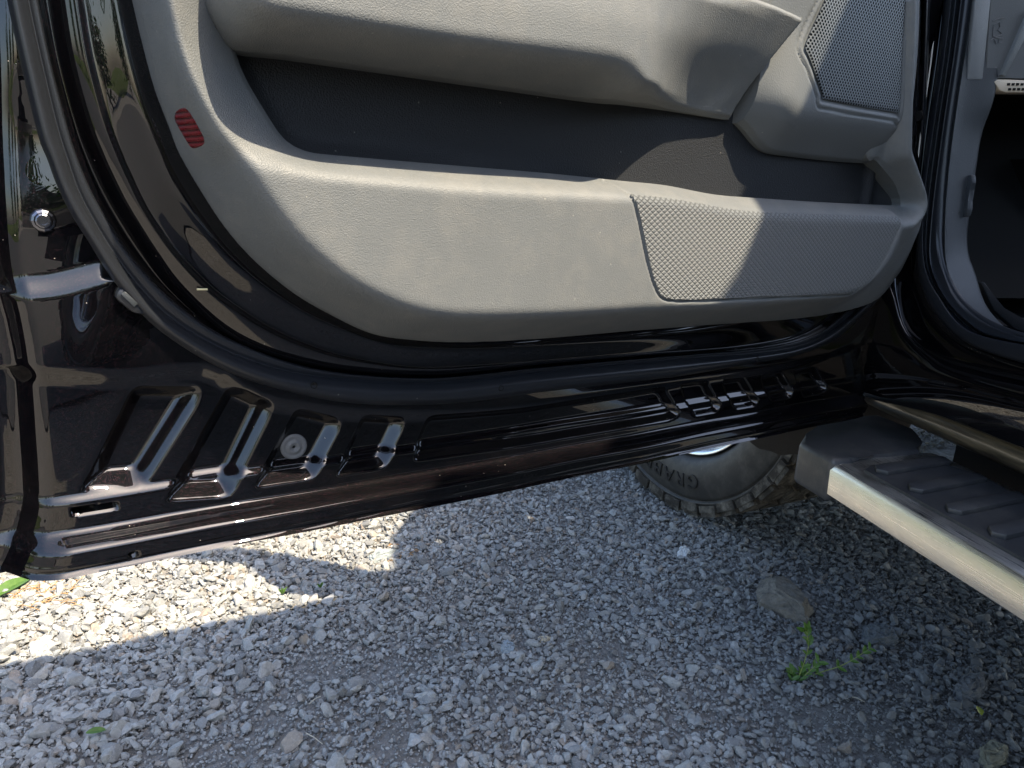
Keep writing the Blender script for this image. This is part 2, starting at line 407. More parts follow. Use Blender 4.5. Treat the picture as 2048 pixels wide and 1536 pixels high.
sheet('dark_reflection_sheet', [(-30, -14), (30, -14), (30, -2.5), (-30, -2.5)], .012, DARKSHEET, 'unseen dark sheet added behind the truck to darken its paint reflections')  # added out of view to keep reflections in the paint dark
sheet('lawn', [(5.5, -220), (220, -220), (220, 220), (5.5, 220)], .004, LAWN, 'green lawn along the right side of the gravel drive')
# crushed stone: many instanced small rocks on a point cloud
def rock_mesh(name, seed, sub=1, flat=.62, jag=.28):
    r = np.random.default_rng(seed); bm = bmesh.new(); bmesh.ops.create_icosphere(bm, subdivisions=sub+1, radius=1)
    pl = [(lambda n: n/np.linalg.norm(n))(r.normal(size=3)) for _ in range(13)]; dd = r.uniform(.42, .85, 13)
    for v in bm.verts:
        c = np.array(v.co)
        for n, d in zip(pl, dd):
            s = c@n
            if s > d: c = c-n*(s-d)
        v.co = c*np.array([1.12, r.uniform(.65, .95), flat])
    bmesh.ops.dissolve_limit(bm, angle_limit=.12, verts=bm.verts, edges=bm.edges)
    bmesh.ops.triangulate(bm, faces=bm.faces)
    me = bpy.data.meshes.new(name); bm.to_mesh(me); bm.free(); me.materials.append(STONE); return me
rocks = bpy.data.collections.new('gravel_pieces')
for i in range(14):
    me = rock_mesh('gravel_piece', 100+i, 1, random.uniform(.45, .8)); o = bpy.data.objects.new('gravel_piece', me); rocks.objects.link(o)
def dirt_mask(x, y):
    m = np.zeros_like(x)
    for px, py, r in ((560, 1440, .13), (640, 1330, .10), (480, 1500, .12), (760, 1330, .07), (1200, 1300, .05), (1000, 1390, .05), (800, 1500, .08), (1700, 1450, .07)):
        c = on_plane(px, py, 2, 0.); m = np.maximum(m, np.exp(-((x-c[0])**2+(y-c[1])**2)/r**2))
    n = .5+.25*np.sin(9*x+3*np.sin(5*y))+.25*np.sin(11*y+2*np.sin(7*x)); return np.clip(m*1.1-.5*(n-.5), 0, 1)
def scatter(n, x0, x1, y0, y1, smed, sig, smax, zlift):
    x = RNG.uniform(x0, x1, n); y = RNG.uniform(y0, y1, n); s = np.clip(smed*np.exp(RNG.normal(0, sig, n)), .0012, smax)
    k = RNG.uniform(0, 1, n) > dirt_mask(x, y)*np.where(s > .004, .90, .15)
    x, y, s = x[k], y[k], s[k]
    big = .5+.5*np.sin(1.7*x+.8)*np.cos(1.3*y)                  # patches of coarser stone
    left = ss(-x, .2, 1.1); s = s*(.85+.35*left+.1*big)
    return np.stack([x, y, gz(x, y)+s*zlift], 1), s
near = scatter(52000, -1.75, 1.15, -.35, 1.0, .0056, .38, .017, .25)
mid = scatter(38000, -1.9, 1.5, 1.0, 2.9, .0062, .32, .014, .25)
fine = scatter(110000, -1.6, .9, -.3, 1.1, .0022, .35, .005, .2)
some = scatter(1500, -1.6, 1.0, -.3, 1.2, .0115, .22, .019, .35)
pt = np.vstack([near[0], mid[0], fine[0], some[0]]); sc = np.r_[near[1], mid[1], fine[1], some[1]]
me = bpy.data.meshes.new('gravel'); me.vertices.add(len(pt)); me.vertices.foreach_set('co', pt.astype(np.float32).ravel())
a = me.attributes.new('stone_size', 'FLOAT', 'POINT'); a.data.foreach_set('value', sc.astype(np.float32))
rot = np.stack([RNG.normal(0, .45, len(pt)), RNG.normal(0, .45, len(pt)), RNG.uniform(0, 6.283, len(pt))], 1)
a = me.attributes.new('stone_turn', 'FLOAT_VECTOR', 'POINT'); a.data.foreach_set('vector', rot.astype(np.float32).ravel())
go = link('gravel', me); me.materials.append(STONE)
props(go, 'loose crushed grey gravel covering the ground around the truck', 'gravel', None, 'stuff')
ng = bpy.data.node_groups.new('lay_gravel', 'GeometryNodeTree')
ng.interface.new_socket('Geometry', in_out='INPUT', socket_type='NodeSocketGeometry'); ng.interface.new_socket('Geometry', in_out='OUTPUT', socket_type='NodeSocketGeometry')
N = ng.nodes; gi = N.new('NodeGroupInput'); g_o = N.new('NodeGroupOutput'); ip = N.new('GeometryNodeInstanceOnPoints'); ci = N.new('GeometryNodeCollectionInfo')
ci.inputs['Collection'].default_value = rocks; ci.inputs['Separate Children'].default_value = True; ci.inputs['Reset Children'].default_value = True
ip.inputs['Pick Instance'].default_value = True
an = N.new('GeometryNodeInputNamedAttribute'); an.data_type = 'FLOAT'; an.inputs[0].default_value = 'stone_size'
ar = N.new('GeometryNodeInputNamedAttribute'); ar.data_type = 'FLOAT_VECTOR'; ar.inputs[0].default_value = 'stone_turn'
L = ng.links; L.new(gi.outputs[0], ip.inputs['Points']); L.new(ci.outputs[0], ip.inputs['Instance'])
e2r = N.new('FunctionNodeEulerToRotation'); L.new(ar.outputs[0], e2r.inputs[0]); L.new(e2r.outputs[0], ip.inputs['Rotation'])
L.new(an.outputs[0], ip.inputs['Scale'])
L.new(ip.outputs[0], g_o.inputs[0]); md = go.modifiers.new('lay', 'NODES'); md.node_group = ng

# ------------------------------------------------------------------ the pickup truck
truck = empty('pickup_truck', (0, 0, 0))
props(truck, 'black metallic pickup truck with its front door swung open over gravel', 'pickup truck')

# ---- door inner metal: measured outlines
EXT = -170
W_OUT = [(0, EXT), (8, -60), (14, 0), (38, 113), (75, 267), (95, 320), (113, 369), (143, 430), (178, 485), (226, 561), (290, 636), (359, 690), (437, 735), (513, 766), (615, 793), (700, 807), (802, 811), (939, 805), (1110, 782), (1315, 759), (1400, 746), (1494, 729), (1592, 712), (1665, 682), (1715, 642), (1765, 590), (1808, 520), (1838, 440), (1848, 330), (1856, 150), (1866, EXT)]
W_IN = [(38, EXT), (48, -60), (56, 0), (82, 120), (113, 250), (135, 320), (158, 385), (188, 442), (222, 498), (267, 560), (328, 625), (403, 676), (478, 712), (581, 744), (700, 758), (871, 764), (1076, 743), (1300, 722), (1400, 714), (1506, 706), (1592, 693), (1650, 670), (1700, 632), (1748, 582), (1790, 515), (1822, 440), (1832, 330), (1842, 150), (1852, EXT)]
LIP = [(60, EXT), (68, -60), (76, 0), (100, 120), (135, 255), (156, 320), (180, 378), (208, 430), (243, 487), (290, 547), (350, 606), (420, 657), (495, 694), (590, 728), (700, 748), (871, 756), (1076, 736), (1300, 716), (1400, 708), (1500, 700), (1588, 686), (1642, 664), (1690, 626), (1738, 576), (1780, 510), (1812, 436), (1824, 330), (1834, 150), (1844, EXT)]
RIDGE_A = [(96, EXT), (104, -60), (112, 0), (132, 120), (165, 240), (191, 308), (215, 360), (239, 407), (268, 455), (300, 505), (349, 573), (427, 648), (500, 692), (590, 722), (700, 742), (871, 751), (1076, 731), (1300, 711), (1400, 703), (1495, 695), (1580, 680), (1632, 658), (1680, 622), (1728, 570), (1770, 505), (1802, 432), (1816, 330), (1826, 150), (1836, EXT)]
RIDGE_B = [(150, EXT), (158, -60), (166, 0), (186, 120), (218, 240), (243, 308), (266, 360), (290, 410), (320, 458), (360, 510), (424, 574), (485, 619), (545, 656), (620, 690), (700, 714), (837, 734), (1008, 727), (1213, 711), (1400, 699), (1490, 690), (1572, 675), (1622, 654), (1672, 618), (1720, 566), (1762, 500), (1794, 430), (1810, 330), (1820, 150), (1830, EXT)]
TRIM_OUT = [(232, EXT), (248, -70), (263, 0), (284, 89), (308, 178), (335, 249), (362, 318), (410, 400), (455, 466), (510, 526), (581, 585), (649, 626), (734, 667), (803, 680), (905, 686), (1042, 681), (1213, 667), (1400, 652), (1576, 640), (1640, 632), (1700, 621), (1747, 603), (1778, 569), (1808, 514), (1829, 452), (1837, 425), (1835, 392), (1824, 366), (1808, 336), (1795, 311)]
NS = 420
def dring(pts, w, dw=0.): 
    P = spline(pts, NS); q = np.array([on_door(x, y, w) for x, y in P]); return door_xyz(q[:, 0], q[:, 1], w+dw)
def mixp(a, b, t):
    A, B = spline(a, NS), spline(b, NS); return A*(1-t)+B*t
def dring2(P, w): q = np.array([on_door(x, y, w) for x, y in P]); return door_xyz(q[:, 0], q[:, 1], w)
door = None
HEM = [(-75, 1186), (-40, 1179), (0, 1168), (250, 1121), (500, 1071), (850, 1006), (1150, 945), (1400, 893), (1600, 852), (1690, 834), (1712, 828)]
hem_uv = spline(door_pts(HEM, .012), 60)
FACE_L = [(12, EXT), (14, 0), (20, 150), (24, 300), (28, 420), (38, 540), (62, 640), (79, 742), (89, 878), (95, 986), (90, 1040), (70, 1110), (30, 1210)]
fl_uv = spline(door_pts(FACE_L), 60); face_poly = np.vstack([fl_uv, [[-.2, -.2], [-.2, .7]]])
u_left = on_door(-75, 1186, .012)[0]
outer_poly = np.vstack([hem_uv, [[-.003, .03], [-.008, .3], [-.012, .63]], [[u_left+.004, .63]]])
wpoly = np.vstack([spline(door_pts([(a[0]*.6+b[0]*.4, a[1]*.6+b[1]*.4) for a, b in zip(W_OUT, W_IN)]), 160)])
ZB = lambda u: .53+.206*(np.clip(u, .1, .9)-.376)+.22*(1-ss(u, .155, .20))
def rpoly(P, r=.006, n=5):
    """round corners of a px polygon on the door plane"""
    P = door_pts(P); out = []
    for i in range(len(P)):
        a, b, c = P[i-1], P[i], P[(i+1) % len(P)]
        d1 = (a-b)/np.linalg.norm(a-b); d2 = (c-b)/np.linalg.norm(c-b)
        for t in np.linspace(0, 1, n): out.append((b+d1*r)*(1-t)**2+b*2*t*(1-t)+(b+d2*r)*t*t)
    return np.array(out)
RECESS = [  # outline, depth, wall width
 (rpoly([(262, 768), (405, 770), (402, 800), (300, 962), (286, 974), (150, 985), (172, 950)], .010), .0125, .0160),
 (rpoly([(452, 772), (480, 770), (548, 802), (545, 825), (466, 985), (450, 994), (322, 1003), (340, 970)], .009), .0125, .0155),
 (rpoly([(592, 814), (684, 838), (684, 852), (632, 948), (618, 957), (500, 975), (518, 945)], .009), .010, .0115),
 (rpoly([(726, 829), (812, 836), (812, 850), (776, 925), (762, 936), (662, 951), (680, 922)], .008), .010, .0115),
 (rpoly([(856, 832), (1050, 815), (1328, 773), (1358, 824), (1342, 838), (1080, 884), (818, 922)], .010), .008, .010),
 (rpoly([(1360, 768), (1416, 763), (1440, 808), (1430, 824), (1384, 832), (1374, 815)], .006), .007, .0075),
 (rpoly([(1446, 762), (1490, 756), (1514, 800), (1505, 812), (1464, 819), (1456, 800)], .006), .007, .0075),
 (rpoly([(1522, 752), (1564, 745), (1584, 781), (1577, 794), (1537, 801), (1530, 785)], .005), .007, .007),
 (rpoly([(1590, 744), (1632, 737), (1650, 772), (1644, 782), (1602, 792), (1596, 775)], .005), .007, .007)]
SLOTS = [rpoly([(138, 1011), (236, 999), (239, 1011), (232, 1016), (140, 1029)], .004), rpoly([(247, 1083), (269, 1079), (274, 1090), (249, 1096)], .002)]
STEP = spline(door_pts([(40, 742), (150, 748), (250, 752), (330, 742), (420, 740), (500, 790), (600, 812), (760, 826), (1000, 818), (1330, 768), (1500, 742), (1640, 712), (1700, 690)]), 60)
step_poly = np.vstack([STEP, [[-.3, .1], [-.3, -.2], [1.4, -.2], [1.4, STEP[0][1]]]])
SKY1 = spline(door_pts([(30, 585), (110, 578), (200, 555)]), 12)
def metal_h(U, V):
    e = dist_line(U, V, hem_uv)
    e = np.where(V < -.004, 0, e)
    h = .017*(1-ss(e, .017, .031))+.0045*(1-ss(e, .050, .058))
    h += .0018*(1-ss(e, .0, .0022))-.0026*np.exp(-((e-.0042)/.0011)**2)+.0008*np.exp(-((e-.0065)/.001)**2)
    d = sdf(U, V, face_poly)
    h = h*(ss(d, -.02, .02)*.75+.25)
    h += -.016*ss(-d, -.003, .020)+.006*ss(-d, .026, .040)
    t = dist_line(U, V, STEP)*np.where(sdf(U, V, step_poly) > 0, 1, -1)
    h += .005*(1-ss(t, -.006, .010))
    for P, dep, ww in RECESS:
        lo, hi = P.min(0)-.003, P.max(0)+.003
        m = (U > lo[0]) & (U < hi[0]) & (V > lo[1]) & (V < hi[1])
        if m.any():
            s = sdf(U[m], V[m], P); h[m] -= dep*1.12*ls(s, -.001, ww*.95)
    for P in SLOTS:
        lo, hi = P.min(0)-.003, P.max(0)+.003; m = (U > lo[0]) & (U < hi[0]) & (V > lo[1]) & (V < hi[1])
        s = sdf(U[m], V[m], P); h[m] -= .014*(s > .0004)
    s = dist_line(U, V, SKY1); up = (V > np.interp(U, SKY1[::-1, 0], SKY1[::-1, 1]))
    h -= .006*ss(np.where(up, s, -s), -.006, .012)*ss(U, .93, .985)
    c = on_door(60, 270); h -= .004*np.exp(-(((U-c[0])/.03)**2+((V-c[1])/.035)**2))
    h += .0007*np.sin(31*U+9*V)+.0005*np.sin(23*V-14*U+1)
    return h
def metal_in(U, V): return np.minimum(np.minimum(sdf(U, V, outer_poly), -sdf(U, V, wpoly)), ZB(U)-.012-V)
door = field('door', PAINT, truck, (-.02, u_left+.01, -.03, .64), .0016, metal_in, metal_h,
             [lambda U, V: sdf(U, V, SLOTS[0]), lambda U, V: sdf(U, V, SLOTS[1])], -.045)
for P in SLOTS:
    c_ = P.mean(0); bm = bmesh.new(); hh = metal_h(np.array([[c_[0]]]), np.array([[c_[1]]]))[0, 0]
    bm.faces.new([bm.verts.new(door_xyz(np.array(a), np.array(b), np.array(hh+.0006))) for a, b in P]); frombm('drain_slot', bm, BLACK, door, False)
# rounded channels between the weatherstrip and the trim
ring = loft('inner_channel', [dring2(mixp(W_OUT, W_IN, .3), .000), dring2(mixp(W_OUT, W_IN, .85), .001), dring(LIP, .001), dring2(mixp(LIP, RIDGE_A, .5), -.003),
            dring(RIDGE_A, .004), dring2(mixp(RIDGE_A, RIDGE_B, .3), .012), dring2(mixp(RIDGE_A, RIDGE_B, .75), .016), dring(RIDGE_B, .015),
            dring2(mixp(RIDGE_B, TRIM_OUT, .25), .0165), dring2(mixp(RIDGE_B, TRIM_OUT, .7), .020), dring(TRIM_OUT, .018), dring2(mixp(TRIM_OUT, [(x*.9+1000*.1, y*.9+200*.1) for x, y in TRIM_OUT], 1.), .014)], PAINT, door, 6)
ws = loft('weatherstrip', [dring2(mixp(W_OUT, W_IN, .0), -.002), dring2(mixp(W_OUT, W_IN, .03), .006), dring2(mixp(W_OUT, W_IN, .25), .013), dring2(mixp(W_OUT, W_IN, .55), .014),
            dring2(mixp(W_OUT, W_IN, .88), .008), dring2(mixp(W_OUT, W_IN, 1.), .0035), dring2(mixp(W_IN, LIP, .35), .0045), dring2(mixp(W_IN, LIP, .85), .005), dring2(mixp(W_IN, LIP, 1.02), .001)], RUBBER, door, 5)

# ---- trim panel
K_L = [(278, EXT), (290, -60), (301, 0), (321, 89), (345, 147), (393, 232), (441, 294), (485, 323)]
K_T = [(485, 323), (585, 334), (751, 351), (971, 373), (1257, 387), (1337, 396), (1405, 407), (1473, 419), (1542, 425), (1680, 430), (1808, 434)]
I_B = [(1808, 434), (1796, 490), (1765, 545), (1725, 580), (1690, 592), (1500, 611), (1300, 621), (1100, 633), (927, 636), (840, 626), (770, 603), (707, 571), (650, 530), (598, 483), (532, 400), (485, 323)]
B_HOLE = [(470, 60), (488, 136), (545, 237), (576, 281), (611, 301), (646, 308), (839, 325), (1103, 347), (1248, 362), (1337, 371), (1439, 390), (1542, 398), (1678, 407), (1800, 412), (1809, 409), (1810, 400), (1798, 369), (1781, 342), (1764, 320), (1745, 300), (1740, 60)]
WT = .100
def dp(pts, w, n=None, closed=False): return spline(door_pts(pts, w), n or 8*len(pts), closed)
trim_poly = np.vstack([dp(TRIM_OUT, .016, 160), door_pts([(1800, 250), (1815, EXT)], .016)])
hole_poly = np.vstack([dp(B_HOLE, .072, 150)])
main_poly = np.vstack([dp(K_T, WT, 60)[:-1], dp(I_B, WT, 110)[:-1]])
q_poly = np.vstack([dp(K_L, .078, 60)[:-1], dp(I_B[::-1], WT, 110)[:-1], dp([(1808, 434), (1826, 415), (1826, 395), (1816, 370), (1800, 336), (1790, 318)], .078, 20), door_pts([(1790, 250), (1800, EXT)], .078)])
SEAM = [(1250, 363), (1260, 380), (1268, 400), (1278, 440), (1287, 485), (1297, 530), (1310, 572), (1325, 596), (1350, 602), (1400, 602), (1550, 596), (1690, 591), (1712, 587), (1727, 576), (1760, 530), (1785, 485), (1808, 434)]
seam_uv = dp(SEAM, WT, 120)
K_line = dp(K_T, WT, 60)
def trim_base(U, V):
    dO = np.maximum(sdf(U, V, trim_poly), 0); dQ = np.maximum(-sdf(U, V, q_poly), 0); dM = np.maximum(-sdf(U, V, main_poly), 0)
    dB = np.maximum(-sdf(U, V, hole_poly), 0)
    t = dO/(dO+dQ+1e-6)
    bev = .016+.004*ss(dO, 0, .003)+(WT-.020)*t
    dK = dist_line(U, V, q_poly[:60]); d2 = np.where(dM <= 0, 0, np.minimum(dM, dK))
    tl = np.where(dB+d2 > 1e-6, dB/(dB+d2+1e-6), 1.)
    wide = .018*ss(U, .80, .90)
    led = .066+(WT-.066)*tl
    inQ = dQ <= 0; W = np.where(inQ, np.where(dM <= 0, WT, led), bev)
    return W
_res = .0022
_u = np.arange(0., 1.05, _res); _v = np.arange(.0, .62, _res); _V, _U = np.meshgrid(_v, _u, indexing='ij')
_TB = blur(trim_base(_U, _V), 2, 2)
def bil(F, U, V):
    x = np.clip((U-_u[0])/_res, 0, len(_u)-1.001); y = np.clip((V-_v[0])/_res, 0, len(_v)-1.001)
    i = x.astype(int); j = y.astype(int); fx = x-i; fy = y-j
    return F[j, i]*(1-fx)*(1-fy)+F[j, i+1]*fx*(1-fy)+F[j+1, i]*(1-fx)*fy+F[j+1, i+1]*fx*fy
def trim_h(U, V):
    h = bil(_TB, U, V)
    h -= .010*(1-ss(sdf(U, V, trim_poly), 0, .003))
    h -= .003*(1-ss(-sdf(U, V, hole_poly), 0, .004))
    h -= .0045*np.exp(-(dist_line(U, V, seam_uv)/.0009)**2)
    return h
def trim_in(U, V): return np.minimum(ZB(U)+.02-V, np.minimum(sdf(U, V, trim_poly), -sdf(U, V, hole_poly)))
field('trim_panel', TRIM, door, (0, 1.05, .05, .60), .0017, trim_in, trim_h, (), .008)
insert_poly = np.vstack([seam_uv, dp(K_T[::-1], WT, 60)[:40]])
ins_in = lambda U, V: np.minimum(sdf(U, V, np.vstack([seam_uv[6:-4], dp([(1808, 434), (1680, 430), (1542, 425), (1473, 419), (1405, 407), (1337, 396), (1262, 388)], WT, 40)])), dist_line(U, V, seam_uv)-.0018)
field('diamond_grain_panel', DIAMOND, door, (.05, .64, .15, .36), .0017, ins_in, lambda U, V: bil(_TB, U, V)+.0008)
# map pocket liner
def liner_h(U, V):
    h = .044+0*U
    c = on_door(1720, 370, .02)[0]
    h += .018*(1-ss(U, c-.045, c+.012))+.006*np.exp(-((U-c-.02)/.008)**2)
    d = sdf(U, V, hole_poly); h += .012*(1-ss(d, -.01, .014))*ss(U, .6, .85)
    return h
field('pocket_liner', LINER, door, (.03, .92, .26, .47), .003, lambda U, V: sdf(U, V, hole_poly)+.012, liner_h)
# ---- armrest
A_OUT = [(392, EXT), (394, -60), (396, 0), (407, 34), (431, 72), (450, 94), (475, 105), (560, 113), (664, 127), (839, 152), (1000, 175), (1200, 203), (1268, 209), (1350, 221), (1440, 236), (1467, 239), (1474, 232), (1535, 136), (1598, 42), (1600, 34), (1585, 27), (1500, -4), (1440, -22), (1380, -36), (1250, -80), (1100, EXT)]
arm_poly = spline(np.array([on_door(x, y, {12: .060, 13: .056, 14: .054, 15: .054, 16: .060, 17: .082, 18: .096}.get(i, .062 if i < 16 else .10)) for i, (x, y) in enumerate(A_OUT)]), 300)
arm_poly = np.vstack([arm_poly])
UPF = [(440, EXT), (452, -40), (480, 8), (510, 38), (708, 74), (927, 103), (1147, 125), (1215, 134), (1232, 160), (1258, 196), (1330, 216), (1462, 236), (1600, 34), (1500, -4), (1380, -36), (1250, -80), (1100, EXT)]
up_poly = np.vstack([dp(UPF[:8], .130, 60), door_pts([(1225, 146), (1262, 196)], .115), door_pts([(1330, 216), (1462, 236)], .09), door_pts([(1600, 34), (1500, -4), (1380, -36), (1250, -80), (1100, EXT)], .105)])
arm_bot = dp([(1200, 203), (1268, 209), (1350, 221), (1440, 236), (1467, 239)], .05, 30)
def arm_base(U, V):
    dO = np.maximum(sdf(U, V, arm_poly), 0); dU = np.maximum(-sdf(U, V, up_poly), 0)
    t = dO/(dO+dU+1e-6)
    h = .062+.008*ss(dO, 0, .006)+.063*t
    right = ss(U, .63, .40)                      # arm flares and thins towards the hinge
    hr = .053+.068*np.clip(dist_line(U, V, arm_bot)/.13, 0, 1)+.010*ss(U, .33, .50)*ss(dist_line(U, V, arm_bot), .02, .06)
    up = (.134-.16*np.maximum(V-.43, 0))
    h = np.where(dU <= 0, up*(1-right)+hr*right, h)
    h = h*(1-right)+hr*right
    h += .006*np.exp(-((U-.47)/.03)**2)*right*0
    return h
_AB = blur(arm_base(_U, _V), 3, 2)
def arm_h(U, V):
    h = bil(_AB, U, V); d = sdf(U, V, arm_poly); return h-.006*(1-ss(d, 0, .004))
field('armrest', TRIM, door, (.15, 1.0, .30, .60), .0018, lambda U, V: np.minimum(sdf(U, V, arm_poly), ZB(U)+.02-V), arm_h, (), .042)
# ---- speaker pod and grille
POD = [(1470, EXT), (1465, -40), (1450, 60), (1440, 180), (1462, 240), (1480, 244), (1497, 260), (1518, 286), (1535, 301), (1559, 309), (1600, 314), (1661, 321), (1743, 327), (1772, 323), (1795, 310), (1815, 286), (1825, 262), (1830, 219), (1841, 113), (1846, 0), (1850, EXT)]
pod_poly = dp(POD, .056, 200)
GR = [(1700, EXT), (1672, -50), (1651, 0), (1620, 80), (1616, 97), (1620, 113), (1646, 190), (1655, 201), (1790, 226), (1802, 222), (1810, 68), (1815, 0), (1820, EXT)]
gr_poly = door_pts(GR, .088); gr_poly = np.vstack([spline(gr_poly, 120)])
POD_F = [(1640, EXT), (1640, 60), (1605, 140), (1572, 205), (1590, 236), (1640, 238), (1700, 244), (1790, 256), (1815, 230), (1832, EXT)]
podf = door_pts(POD_F, .088)
def pod_base(U, V):
    d = np.maximum(sdf(U, V, pod_poly), 0); f = np.maximum(-sdf(U, V, podf), 0)
    return .049+.005*ss(d, 0, .004)+.034*(d/(d+f+1e-6))
_PB = blur(pod_base(_U, _V), 4, 2)
def pod_h(U, V):
    g = sdf(U, V, gr_poly); h = bil(_PB, U, V)
    ia = sdf(U, V, arm_poly); h = np.where(ia > 0, np.minimum(h, bil(_AB, U, V)-.005), h)
    h -= .0025*(1-ss(np.abs(g+.0085), 0, .0018)); h -= .003*ss(g, -.0035, -.001)
    return h-.005*(1-ss(sdf(U, V, pod_poly), 0, .0035))
field('speaker_pod', SMOOTHTRIM, door, (0, .40, .30, .60), .0018, lambda U, V: np.minimum(sdf(U, V, pod_poly), ZB(U)+.02-V), pod_h, (), .042)
field('speaker_grille', GRILLE, door, (0, .42, .36, .60), .002, lambda U, V: sdf(U, V, gr_poly)-.001, lambda U, V: bil(_PB, U, V)-.0012+.0008*ss(sdf(U, V, gr_poly), .0, .004))
# ---- reflector, fasteners and small fittings on the door
def on_trim(x, y):
    w_ = .05
    for _ in range(12):
        u_, v_ = on_door(x, y, w_); w_ = .5*w_+.5*float(bil(_TB, np.array(u_), np.array(v_)))
    return on_door(x, y, w_)
ref = np.array([on_trim(*q_) for q_ in [(354, 222), (369, 216), (383, 232), (397, 256), (407, 277), (406, 289), (386, 297), (376, 287), (360, 258), (351, 236)]]); ref = spline(ref, 50, True)
field('red_reflector', RED, door, (.85, 1.0, .28, .40), .0012, lambda U, V: sdf(U, V, ref), lambda U, V: bil(_TB, U, V)+.0022-.0015*(1-ss(sdf(U, V, ref), 0, .002)), (), .02)
def lathe_on_door(name, c, w0, prof, mt, n=32, tilt=(0, 0)):
    u, v = c; rings = []
    for r, z in prof:
        a = np.linspace(0, 2*math.pi, n+1); rings.append(door_xyz(u+r*np.cos(a)+z*tilt[0], v+r*np.sin(a)+z*tilt[1], np.full(n+1, w0+z)))
    return loft(name, rings, mt, door, 1)
CHROME = mat('dark_zinc_plated_steel', (.16, .165, .19), .2, 1.)
b = lathe_on_door('bolt', on_door(87, 442, .004), .0, [(r_*.42, z_*.5) for r_, z_ in [(.019, .0005), (.017, .003), (.0135, .0045), (.012, .006), (.0115, .0085), (.0095, .0095), (.0065, .0095), (.006, .006), (.0001, .006)]], CHROME, 12)
b.data.polygons.foreach_set('use_smooth', [False]*len(b.data.polygons))
lathe_on_door('rubber_plug', on_door(588, 894, -.01), -.012, [(r_*.58, z_*.7) for r_, z_ in [(.0205, .0), (.0205, .0022), (.019, .0038), (.016, .0042), (.0135, .003), (.0115, .0034), (.009, .0055), (.0065, .0055), (.0045, .0042), (.003, .0042), (.0022, .0015), (.0001, .0015)]], plastic('grey_rubber', (.10, .105, .11), .5, .4, 1200, .2))
for (x, y) in ((627, 770), (1001, 776), (1513, 718)):
    lathe_on_door('seal_clip', on_door(x, y, .013), .0135, [(.0032, .0), (.0030, .0010), (.0024, .0012), (.002, .0004), (.0001, .0004)], BLACK, 16)
# rubber buffer beside the seal
bm = bmesh.new(); R = [door_xyz(*[np.array(t) for t in (on_door(x, y, .004)[0], on_door(x, y, .004)[1], .001)]) for x, y in ((226, 592), (236, 572), (250, 576), (290, 610), (286, 628), (262, 622))]
prism(bm, R, DN*.011, .003); frombm('rubber_buffer', bm, RUBBER, door)
bm = bmesh.new(); R = [door_xyz(*[np.array(t) for t in (on_door(x, y, .012)[0], on_door(x, y, .012)[1], .0115)]) for x, y in ((241, 588), (250, 582), (276, 606), (268, 614))]
prism(bm, R, DN*.0022, .0006); frombm('buffer_plate', bm, DARKPL, door)
# piece of pale grass stuck on the paint
bm = bmesh.new(); a0 = on_door(393, 578, .016); a1 = on_door(414, 578, .016)
tube(bm, [door_xyz(np.array(a[0]), np.array(a[1]), np.array(.0175)) for a in (a0, a1)], .0008, 6)
st = frombm('grass_straw', bm, mat('pale_straw', (.62, .55, .32), .6)); props(st, 'short pale straw stuck on the black paint beside the door seal', 'straw')
# ---- rest of the door: outer skin, window frame, mirror
us = np.r_[np.linspace(-.02, .13, 8), np.linspace(.14, .22, 14), np.linspace(.24, 1.09, 38)]; rings = []
for (vv, wv) in ((0., -.040), (.0, -.055), (.06, -.065), (.25, -.075), (.40, -.075), (.50, -.068)):
    rings.append(door_xyz(us, np.full(60, vv)-.004*(vv == 0), np.full(60, wv)))
rings.append(door_xyz(us, ZB(us), np.full(60, -.058))); rings.append(door_xyz(us, ZB(us), np.full(60, -.04)))
loft('outer_skin', rings, PAINT, door, 1)
loft('upper_inner_skin', [door_xyz(us, ZB(us)+.03, np.full(60, .05)), door_xyz(us, ZB(us)+.045, np.full(60, .035)), door_xyz(us, ZB(us)+.03, np.full(60, -.01)), door_xyz(us, ZB(us), np.full(60, -.04))], SMOOTHTRIM, door, 1)
for nm, uu in (('rear_edge_skin', 1.088), ('hinge_edge_skin', -.012)):
    v_ = np.array([0, .1, .3, .42, .53]); ring_a = door_xyz(np.full(5, uu), v_, np.full(5, .0)); ring_b = door_xyz(np.full(5, uu), v_, np.array([-.055, -.066, -.074, -.074, -.06])); loft('edge_skin', [ring_a, ring_b], PAINT, door, 1)
bm = bmesh.new()
def dbar(bm, pts, wd, th, w0):
    P = [door_xyz(np.array(a), np.array(b), np.array(w0)) for a, b in pts]
    for A, Bp in zip(P, P[1:]):
        A, Bp = Vector(A), Vector(Bp); t = (Bp-A).normalized(); n = Vector(DN); s = t.cross(n)*wd/2; k = n*th/2; x = t*wd*.4
        prism(bm, [A-x-s-k, A-x+s-k, A-x+s+k, A-x-s+k], Bp-A+2*x, .006)
dbar(bm, [(.20, .44), (.242, .485), (.281, .645), (.319, .82), (.362, .93), (.403, .99), (.454, 1.08), (.56, 1.24), (.64, 1.34), (1.03, 1.36), (1.075, 1.30), (1.085, .64)], .045, .04, -.05)
frombm('window_frame', bm, PAINT, door)
def shade_src(px, py, w):
    P = on_plane(px, py, 2, 0.); t = (w-(P-DH)@DN)/(SUN@DN); q = P+SUN*t-DH; return (q@DU, q[2])
ms = [shade_src(x, y, -.15) for x, y in ((464, 1104), (492, 1128), (540, 1163), (592, 1186), (650, 1188), (720, 1178), (790, 1168), (740, 1154), (650, 1130), (560, 1115), (500, 1106))]
bm = bmesh.new(); prism(bm, [door_xyz(np.array(a), np.array(b), np.array(-.17)) for a, b in spline(ms, 24, True)], DN*.04, .008, 2)
frombm('side_mirror', bm, PAINT, door)
